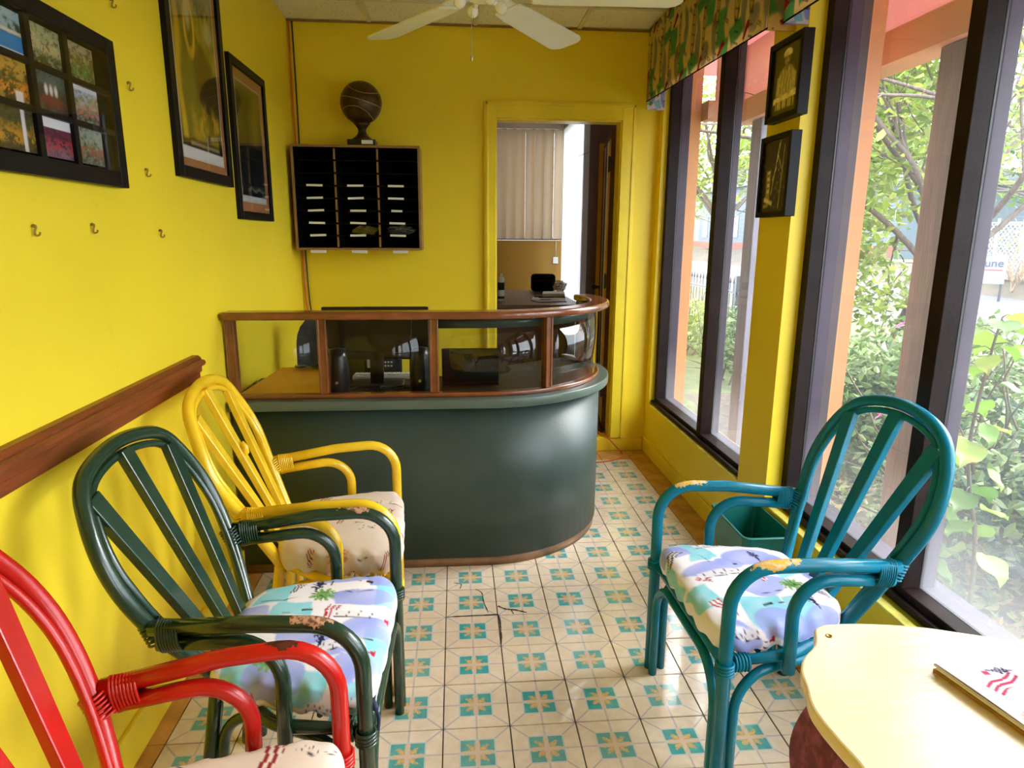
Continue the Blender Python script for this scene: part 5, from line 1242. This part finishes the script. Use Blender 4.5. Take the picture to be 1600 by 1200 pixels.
def post_(lbl, x, y, w, d):
    t = thing('porch_post', lbl, 'post', (x, y, GZ))
    MB().box((-w/2, -d/2, 0), (w/2, d/2, 2.26)).build('shaft', M['postgrey'], t, .004)
    for z in (.60, .76): MB().box((-w/2-.002, -d/2-.002, z), (w/2+.002, d/2+.002, z+.006)).build('strap', M['house_trim'], t)
    return t
post_('weathered grey porch post outside the nearer window', 1.815, -.143, .035, .138)
post_('weathered grey porch post outside the far window', 1.815, 1.42, .035, .13)
struct(MB().box((1.76, -5, 2.112), (1.90, 1.66, 2.235)).build('trim_5', M['beam']))
struct(MB().box((1.5705, 1.60, 2.135), (1.759, 1.72, 2.24)).build('trim_6', M['beam']))
struct(MB().box((1.80, -5, 2.2355), (1.83, 1.66, 2.554)).box((1.626, 1.62, 2.2405), (1.80, 1.65, 2.554)).build('trim_7', M['soffit']))
struct(MB().box((1.626, -5, 2.555), (1.95, 2.4, 2.575)).build('ceiling_porch', M['soffit']))

def leafshape(L, W):
    prof_ = [(.04, .20), (.16, .43), (.30, .50), (.42, .47), (.50, .44), (.62, .37), (.70, .33), (.82, .19), (.90, .13)]
    mid = [(0, 0, 0)]+[(0, L*t, L*(-.03-.10*t*t)) for t, w in prof_]+[(0, L, -L*.16)]
    v_ = list(mid); f_ = []; n_ = len(prof_)
    for s in (1, -1):
        o = len(v_); v_ += [(s*W*w, L*t, L*(.05*math.sin(t*9)+.05-.10*t*t)) for t, w in prof_]
        f_.append((0, o, 1) if s > 0 else (0, 1, o))
        for i in range(n_-1): f_.append((i+1, o+i, o+i+1, i+2) if s > 0 else (i+1, i+2, o+i+1, o+i))
        f_.append((n_, o+n_-1, n_+1) if s > 0 else (n_, n_+1, o+n_-1))
    return v_, f_
GREENS = [(.06, .13, .016), (.10, .19, .025), (.15, .25, .035), (.045, .095, .02), (.20, .28, .05), (.08, .16, .035)]
def foliage(name, parent, blobs, n, L, pal=GREENS, seed=1, kind='stuff', drop=0.3):
    """many small leaves scattered through ellipsoid volumes; blobs: (cx, cy, cz, rx, ry, rz)"""
    R = np.random.default_rng(seed); wts = np.array([b[3]*b[4]*b[5] for b in blobs])**.8; wts /= wts.sum()
    bi = R.choice(len(blobs), n, p=wts); B = np.array(blobs)[bi]
    d = R.normal(size=(n, 3)); d /= np.linalg.norm(d, axis=1)[:, None]; r = R.random(n)**(1/2.2)
    P = B[:, :3] + d*r[:, None]*B[:, 3:]
    az = R.random(n)*2*PI; el = R.normal(-drop, .5, n); ro = R.normal(0, .5, n); ln = L*R.uniform(.6, 1.25, n)
    fw = np.stack([np.cos(el)*np.cos(az), np.cos(el)*np.sin(az), np.sin(el)], 1)
    sd = np.stack([-np.sin(az), np.cos(az), np.zeros(n)], 1); up = np.cross(sd, fw); sd = sd*np.cos(ro)[:, None]+up*np.sin(ro)[:, None]
    prof = [(0, 0), (.5, .30), (.36, .68), (0, 1), (-.36, .68), (-.5, .30)]
    V = np.stack([P + sd*(w*.55*ln)[:, None] + fw*(t*ln)[:, None] + np.cross(sd, fw)*(abs(w)*.22*ln)[:, None] for w, t in prof], 1).reshape(-1, 3)
    base = np.arange(n)[:, None]*6
    F = np.concatenate([base+np.array([[0, 1, 2, 3]]), base+np.array([[0, 3, 4, 5]])], 0)
    me = bpy.data.meshes.new(name); me.from_pydata(V.tolist(), [], F.tolist()); me.materials.append(M['leaf']); me.update()
    C = np.array(pal)[R.integers(0, len(pal), n)]*R.uniform(.75, 1.3, n)[:, None]
    setcol(me, np.repeat(C, 6, 0))
    o = link(name, me, parent)
    if kind: o['kind'] = kind
    return o
def branches(name, parent, base, segs, m=None):
    mb = MB()
    for pts, r0, r1 in segs:
        pts = cr([Vector(p) for p in pts], 4); n = len(pts); mb.tube(pts, [r0+(r1-r0)*i/(n-1) for i in range(n)], 8)
    return mb.build(name, m or M['bark'], parent)
def limb(R, p, d, L, r, depth, out, wig=.16):
    pts = [p]; q_ = Vector(p); d = Vector(d).normalized()
    for k in range(4):
        d = (d + Vector((R.gauss(0, wig), R.gauss(0, wig), R.gauss(.04, wig*.6)))).normalized(); q_ = q_+d*L/4; pts.append(tuple(q_))
    out.append((pts, r, r*.45))
    if depth:
        for k in range(3):
            i = R.randint(1, 4); a = Vector(pts[i]); dd = (d + Vector((R.gauss(0, .7), R.gauss(0, .7), R.gauss(.1, .5)))).normalized()
            limb(R, tuple(a), dd, L*R.uniform(.5, .75), r*.5, depth-1, out, wig)
def tree(label, x, y, h, seed, crown, nleaf, leaf, lean=(0, 0), rt=.09, pal=GREENS, nl=4, group='garden trees outside the windows', dep=2):
    t = thing('garden_tree', label, 'tree', (x, y, GZ), 0, group); R = random.Random(seed); segs = []
    top = (lean[0], lean[1], h*.42); segs.append(([(0, 0, -.02), (lean[0]*.3, lean[1]*.3, h*.15), (lean[0]*.7, lean[1]*.7, h*.3), top], rt, rt*.75))
    for k in range(nl): limb(R, (top[0], top[1], top[2]*R.uniform(.75, 1)), (R.gauss(0, .6)+lean[0]*.3, R.gauss(0, .6)+lean[1]*.3, 1.0), h*.5, rt*.55, dep, segs)
    branches('trunk', t, None, segs); foliage('foliage', t, crown, nleaf, leaf, pal, seed)
    return t
YG = [(.22, .31, .035), (.30, .39, .06), (.15, .24, .035), (.38, .42, .09), (.20, .28, .06), (.26, .30, .10)]
tree('slender leafy tree right outside the nearer window', 3.75, 3.05, 3.9, 3, [(.1, -.1, 2.6, .9, 1.0, .9), (-.3, .3, 1.75, .6, .6, .6), (-.15, .45, 1.45, .55, .5, .5), (0, 0, 3.3, .9, .9, .5), (-.1, -.2, 1.1, .45, .5, .35)], 5200, .095, (.25, -.35), .05, YG, 9, dep=3)
tree('taller tree with many thin stems behind the slender tree', 5.3, 6.3, 5.6, 8, [(0, 0, 4.2, 1.3, 1.4, 1.1), (.2, -.2, 3.0, 1.0, 1.1, .8), (-.5, .4, 3.0, .9, .9, .9), (-.1, .0, 2.0, .75, .8, .5)], 7500, .14, (.2, .1), .08, YG, 8, dep=3)
tree('leafy tree seen through the right pane of the far window', 5.0, 10.1, 5.0, 12, [(0, 0, 3.6, 1.1, 1.3, 1.1), (-.4, .6, 2.6, .8, .8, .7), (.5, -.6, 2.9, .8, .9, .7)], 2600, .13, (.1, .2), .08, YG, 5)
tree('tree in the left pane of the far window, close to the fence', 5.7, 14.6, 4.6, 21, [(0, 0, 3.3, .8, 1.0, .9), (.2, .3, 2.5, .6, .7, .6)], 900, .14, (0, .1), .08, YG, 4)
tree('dark purple-stemmed tree across the street by the sign', 18.2, 17.0, 5.6, 31, [(0, 0, 4.6, 2.2, 2.2, 1.2), (1.2, -2, 4.0, 1.5, 1.5, 1.2), (.3, 1.2, 3.4, 1.2, 1.2, .8)], 1500, .24, (.3, -.4), .2, GREENS, 5, 'trees across the street')
tree('tall green tree behind the chain-link fence across the street', 24.5, 22.6, 8.5, 36, [(0, 0, 6, 2.6, 3.2, 2.2), (0, -3, 5, 2, 2.5, 2)], 1700, .35, (0, 0), .22, YG, 4, 'trees across the street')
tree('broad tree over the roofs across the street', 29, 36, 12, 41, [(0, 0, 7, 3, 4, 2.6), (0, 5, 6.5, 2.5, 3, 2.2)], 1700, .42, (0, 0), .25, GREENS, 4, 'trees across the street')
def bare_shrub(label, x, y, z, seed, h=1.2):
    t = thing('bare_shrub', label, 'shrub', (x, y, z)); R = random.Random(seed); segs = []
    for k in range(6): limb(R, (0, 0, -.05), (R.gauss(0, .4), R.gauss(0, .4), 1), h*.7, .035, 2, segs)
    branches('stems', t, None, segs, mat('dry_twigs', (.38, .28, .20), .9)); foliage('foliage', t, [(0, 0, h*.8, h*.5, h*.5, h*.3)], 250, .10, [(.5, .38, .16), (.42, .34, .16)], seed); return t
bare_shrub('dry brown shrub on the bank across the street, right of the sign', 15.35, 14.75, .08, 5, 1.7)

def flower(parent, p, r, m, R):
    mb = MB()
    for k in range(5):
        a = 2*PI*k/5+R.random(); c = Vector((math.cos(a), math.sin(a), .35)); s_ = Vector((-math.sin(a), math.cos(a), 0))
        q_ = [c*.1*r, c*.6*r+s_*.42*r, c*1.05*r+s_*.25*r+Vector((0, 0, -.1*r)), c*1.05*r-s_*.25*r+Vector((0, 0, -.1*r)), c*.6*r-s_*.42*r]
        mb.add(q_, [(0, 1, 2), (0, 2, 3), (0, 3, 4)])
    mb.tube([(0, 0, 0), (0, 0, .7*r)], [.08*r, .05*r], 5)
    mb.xf(Matrix.Rotation(R.uniform(0, 6), 4, 'Z') @ Matrix.Rotation(R.uniform(.3, 1.2), 4, 'Y'))
    o = mb.build('flower', m, parent); o.location = p; return o
def bush(label, x, y, seed, blobs, n, leaf, fl=(), pal=GREENS, group='bushes in the garden bed'):
    t = thing('garden_bush', label, 'bush', (x, y, GZ), 0, group); R = random.Random(seed); segs = []
    for k in range(7): limb(R, (R.gauss(0, .08), R.gauss(0, .08), -.03), (R.gauss(0, .5), R.gauss(0, .5), 1), .75, .012, 1, segs)
    branches('stems', t, None, segs, M['stem']); foliage('foliage', t, blobs, n, leaf, pal, seed)
    for p, r_, m in fl: flower(t, p, r_, m, R)
    return t
PK, OR = M['pink'], M['orange_petal']
LG = [(.13, .21, .055), (.19, .28, .09), (.09, .16, .035), (.26, .32, .14), (.11, .18, .055)]
bush('pale green bush with orange flowers behind the grey post', 3.05, 1.75, 5, [(0, 0, .55, .55, .55, .42), (.3, .5, .5, .5, .5, .4), (-.2, -.3, .3, .35, .35, .3)], 3600, .075, [((.0, -.45, .78), .045, OR), ((-.35, .15, .86), .04, OR), ((.25, -.30, .95), .035, OR), ((.1, .1, 1.0), .035, PK)], LG)
bush('low bush with pink flowers just beyond the teal chair', 2.55, .45, 6, [(0, 0, .38, .42, .45, .30), (.2, -.4, .35, .4, .4, .26)], 2200, .065, [((-.32, -.02, .52), .045, PK), ((-.20, -.28, .58), .04, PK), ((.05, -.4, .62), .045, PK), ((-.1, .25, .66), .04, PK)], LG)
bush('bush spreading right of the grey post along the brick edging', 3.15, .30, 7, [(0, 0, .50, .5, .45, .42), (.3, -.35, .45, .4, .4, .35)], 2200, .08, [((-.2, -.4, .75), .05, PK), ((.1, -.55, .7), .045, PK)], GREENS)
bush('loose green bush beneath the slender tree', 3.95, 2.35, 8, [(0, 0, .6, .6, .6, .5), (.4, -.6, .5, .5, .5, .4)], 2400, .085, [((-.4, .1, .8), .045, OR)], LG)
bush('bush by the fence outside the far window with pale leaves', 3.0, 4.6, 9, [(0, 0, .50, .28, .4, .38), (.2, .7, .40, .3, .5, .3)], 1300, .075, [((-.2, -.1, .30), .05, PK), ((-.12, -.22, .24), .055, PK), ((-.22, -.2, .2), .05, PK)], LG)
bush('small bush in front of the iron fence in the far window', 3.30, 6.5, 10, [(0, 0, .45, .3, .6, .35), (0, 1.1, .4, .3, .5, .3)], 1100, .085, [], YG)
bush('dark leafy bush at the right edge of the garden bed', 3.3, -.75, 11, [(0, 0, .55, .5, .55, .5), (.2, -.7, .6, .5, .5, .5)], 2200, .09, [((-.2, .25, .98), .05, PK), ((-.1, .4, .86), .05, PK)], GREENS)
# grass and twigs on the ground by the glass
foliage_o = foliage('ground_cover', None, [(2.2, .1, GZ+.03, .5, .9, .05), (2.0, -.6, GZ+.05, .3, .5, .07), (2.6, 1.4, GZ+.03, .5, .6, .05)], 2600, .07, [(.25, .27, .07), (.35, .30, .12), (.30, .22, .10), (.18, .26, .06)], 77, drop=.0)
tag(foliage_o, 'thin grass and fallen leaves on the soil below the windows', 'grass', kind='stuff')

# tall hibiscus stems with big leaves close to the glass; every leaf is a piece of its own
vs, fs = leafshape(1.0, .78)
def bigleaf_mesh(col, nm):
    me = MB().add(vs, fs, 0, True).mesh(nm, M['leaf']); setcol(me, np.tile(np.array(col), (len(vs), 1))); return me
LM = [bigleaf_mesh(c, 'leaf') for c in ((.14, .29, .02), (.20, .37, .03), (.27, .43, .045), (.10, .21, .025), (.34, .45, .065))]
YL = bigleaf_mesh((.72, .46, .03), 'leaf')
def hibiscus(label, pts, nleaf, L, seed, fl=(), yellow=()):
    R = random.Random(seed); base = Vector(pts[0])
    t = thing('hibiscus_stem', label, 'plant', pts[0], 0, 'tall hibiscus stems outside the glass')
    P = cr([Vector(p)-base for p in pts], 8); n = len(P)
    MB().tube(P, [.011-.007*i/(n-1) for i in range(n)], 7).build('stem', M['stem'], t)
    for k in range(nleaf):
        f_ = .22+.78*k/(nleaf-1); i = min(n-1, int(f_*(n-1))); p = P[i]; a = k*2.4+R.uniform(-.4, .4); el = R.uniform(-.25, .35)
        d = Vector((math.cos(a)*math.cos(el), math.sin(a)*math.cos(el), math.sin(el))); pe = R.uniform(.03, .09); s_ = L*R.uniform(.65, 1.15)*(1.0 if f_ < .9 else .8)
        q_ = p+d*pe; mb = MB().tube([p, p.lerp(q_, .6)+Vector((0, 0, .008)), q_], [.0028, .0022, .0020], 5)
        pet = mb.build('leaf_stalk', M['stem'], t)
        o = link('leaf', YL if k in yellow else R.choice(LM), pet); o.location = q_
        drp = R.uniform(-.75, -.15); o.rotation_euler = (drp, R.uniform(-.4, .4), a-PI/2); o.scale = (s_, s_, s_)
    for p, r_ in fl: flower(t, Vector(p)-base, r_, PK, R)
    return t
hibiscus('tallest hibiscus stem with broad leaves behind the right-hand pane', [(2.20, -.16, GZ), (2.20, -.13, .2), (2.20, -.02, .56), (2.20, -.05, .97), (2.20, -.08, 1.14)], 30, .155, 4, [((2.42, -.12, .98), .035), ((2.40, -.17, .92), .035)])
hibiscus('shorter hibiscus stem beside the dark mullion, low yellow leaf', [(2.06, -.02, GZ), (2.05, -.03, .12), (2.06, .02, .30), (2.03, .06, .52)], 18, .15, 9, [], (1,))
hibiscus('leafy hibiscus stem at the right edge of the photograph', [(2.35, -.62, GZ), (2.33, -.52, .2), (2.30, -.46, .55), (2.32, -.42, .85), (2.34, -.42, 1.05)], 26, .155, 15, [((2.25, -.38, .80), .035), ((2.26, -.36, .60), .035)], (2,))
hibiscus('hibiscus stem behind the teal chair back', [(2.16, .30, GZ), (2.16, .29, .15), (2.18, .27, .40), (2.18, .24, .58)], 13, .12, 23, [((2.12, .34, .52), .03), ((2.10, .43, .60), .03)])

# brick edging of the bed
be = thing('brick_edging', 'low edging of red bricks along the garden bed', 'edging', (0, 0, GZ))
bme = MB().box((-.05, -.105, 0), (.05, .105, .20)).mesh('brick', M['brick'])
for k in range(40):
    y = -1.6+.225*k; x = 3.72 if y > 1.3 else 3.42+.3*max(0, min(1, (y+.2)/1.5)); o = link('brick', bme, be); o.location = (x+random.uniform(-.01, .01), y, random.uniform(0, .02)); o.rotation_euler = (0, random.uniform(-.06, .06), random.uniform(-.05, .05))

# iron fence
fe = thing('iron_fence', 'dark iron picket fence beyond the far window', 'fence', (3.75, 0, GZ))
pm = MB().tube([(0, 0, 0), (0, 0, .98)], .009, 6).lathe([(.0, .97), (.016, .985), (.012, 1.02), (.0, 1.075)], n=6).mesh('picket', M['iron'])
for k in range(52): o = link('picket', pm, fe); o.location = (random.uniform(-.004, .004), 3.9+.125*k, .015)
for z in (.14, .86): MB().box((-.012, 3.8, z), (.012, 10.4, z+.03)).build('fence_rail', M['iron'], fe)
for k in range(4): MB().box((-.03, 3.85+2.15*k, 0), (.03, 3.91+2.15*k, 1.1)).build('fence_post', M['iron'], fe)

# sign, wall and chain-link fence across the street
sgn = thing('street_sign', 'white sign with dark letters on the bank across the street', 'sign', (13.80, 13.98, .03), math.radians(-45))
MB().box((-.62, -.02, .28), (.46, .02, 1.02)).build('panel', M['house_trim'], sgn)
for x in (-.5, .4): MB().box((x-.03, .021, -.3), (x+.03, .06, 1.0)).build('leg', M['iron'], sgn)
fc = bpy.data.curves.new('lettering', 'FONT'); fc.body = 'bune'; fc.size = .28; fc.extrude = .004; fc.align_x = 'RIGHT'
ft = bpy.data.objects.new('tmp_text', fc); COL.objects.link(ft); bpy.context.view_layer.update()
tme = bpy.data.meshes.new_from_object(ft); COL.objects.unlink(ft); bpy.data.objects.remove(ft); tme.materials.clear(); tme.materials.append(mat('ink_blue', (.04, .05, .10), .6))
lo = link('lettering', tme, sgn); lo.location = (.40, -.025, .72); lo.rotation_euler = (PI/2, 0, 0)
MB().box((-.10, -.024, .62), (.39, -.0205, .645)).build('underline', mat('sign_red', (.5, .03, .06), .6), sgn)
struct(MB().box((16.5, 3, .3), (16.7, 20.5, 1.02)).build('wall_street', M['house_trim']))
cf = thing('chain_link_fence', 'grey chain-link fence with posts behind the sign across the street', 'fence', (16.3, 13.4, .3))
mb = MB()
for k in range(-10, 50):
    a = Vector((0, -3+.16*k, 0)); b_ = Vector((0, -3+.16*k+1.6, 1.6)); c = Vector((0, -3+.16*k+1.6, 0)); d = Vector((0, -3+.16*k, 1.6))
    mb.obox(a, b_, .012, .012, (1, 0, 0)); mb.obox(c, d, .012, .012, (1, 0, 0))
tag(mb.build('wire_mesh', M['chrome'], cf), kind='stuff')
for k in range(5): MB().tube([(0, -4.5+2.6*k, -.3), (0, -4.5+2.6*k, 1.75)], .035, 8).build('fence_post', M['chrome'], cf)
MB().tube([(0, -4.6, 1.62), (0, 6.4, 1.62)], .025, 8).build('top_rail', M['chrome'], cf)

def house(label, x, y, w, d, h, rh, mwall, rz=0, base=True):
    t = thing('house', label, 'house', (x, y, GZ+.72), rz, 'houses across the street')
    MB().box((-w/2, -d/2, 0), (w/2, d/2, h)).build('walls', mwall, t)
    for k in range(int(h/.28)): MB().box((-w/2-.015, -d/2, .26+.28*k), (-w/2+.002, d/2, .28+.28*k)).build('siding_lap', M['house_trim'], t)
    mb = MB().add([(-w/2-.4, -d/2-.4, h), (w/2+.4, -d/2-.4, h), (w/2+.4, d/2+.4, h), (-w/2-.4, d/2+.4, h), (0, -d/2+1.2, h+rh), (0, d/2-1.2, h+rh)], [(0, 1, 4), (1, 2, 5, 4), (2, 3, 5), (3, 0, 4, 5), (0, 3, 2, 1)]); mb.build('roof', M['house_roof'], t)
    n = max(2, int(d/2.6))
    for k in range(n):
        yy = -d/2+d*(k+.5)/n
        f_ = MB().box((-w/2-.05, yy-.55, .9), (-w/2-.001, yy-.45, 2.5)).box((-w/2-.05, yy+.45, .9), (-w/2-.001, yy+.55, 2.5)).box((-w/2-.05, yy-.45, 2.4), (-w/2-.001, yy+.45, 2.5)).box((-w/2-.05, yy-.45, .9), (-w/2-.001, yy+.45, 1.0)).box((-w/2-.05, yy-.45, 1.66), (-w/2-.001, yy+.45, 1.74)).build('window', M['house_trim'], t)
        MB().box((-w/2-.03, yy-.449, 1.001), (-w/2-.012, yy+.449, 2.399)).build('window_pane', M['house_win'], f_)
    if base: MB().box((-w/2-.06, -d/2-.02, -.4), (-w/2+.01, d/2+.02, .55)).build('brick_base', M['brick'], t)
    return t
house('pale blue house seen between the slender tree and the grey post', 22.5, 30.2, 6, 8, 3.2, 1.8, M['house_blue'])
house('pale blue house with grey roof in the far window', 23.5, 46.0, 6, 15, 4.4, 2.4, M['house_blue'])
house('white house farther along the street in the far window', 26.5, 66.0, 6, 12, 4.5, 2.2, M['house_trim'])
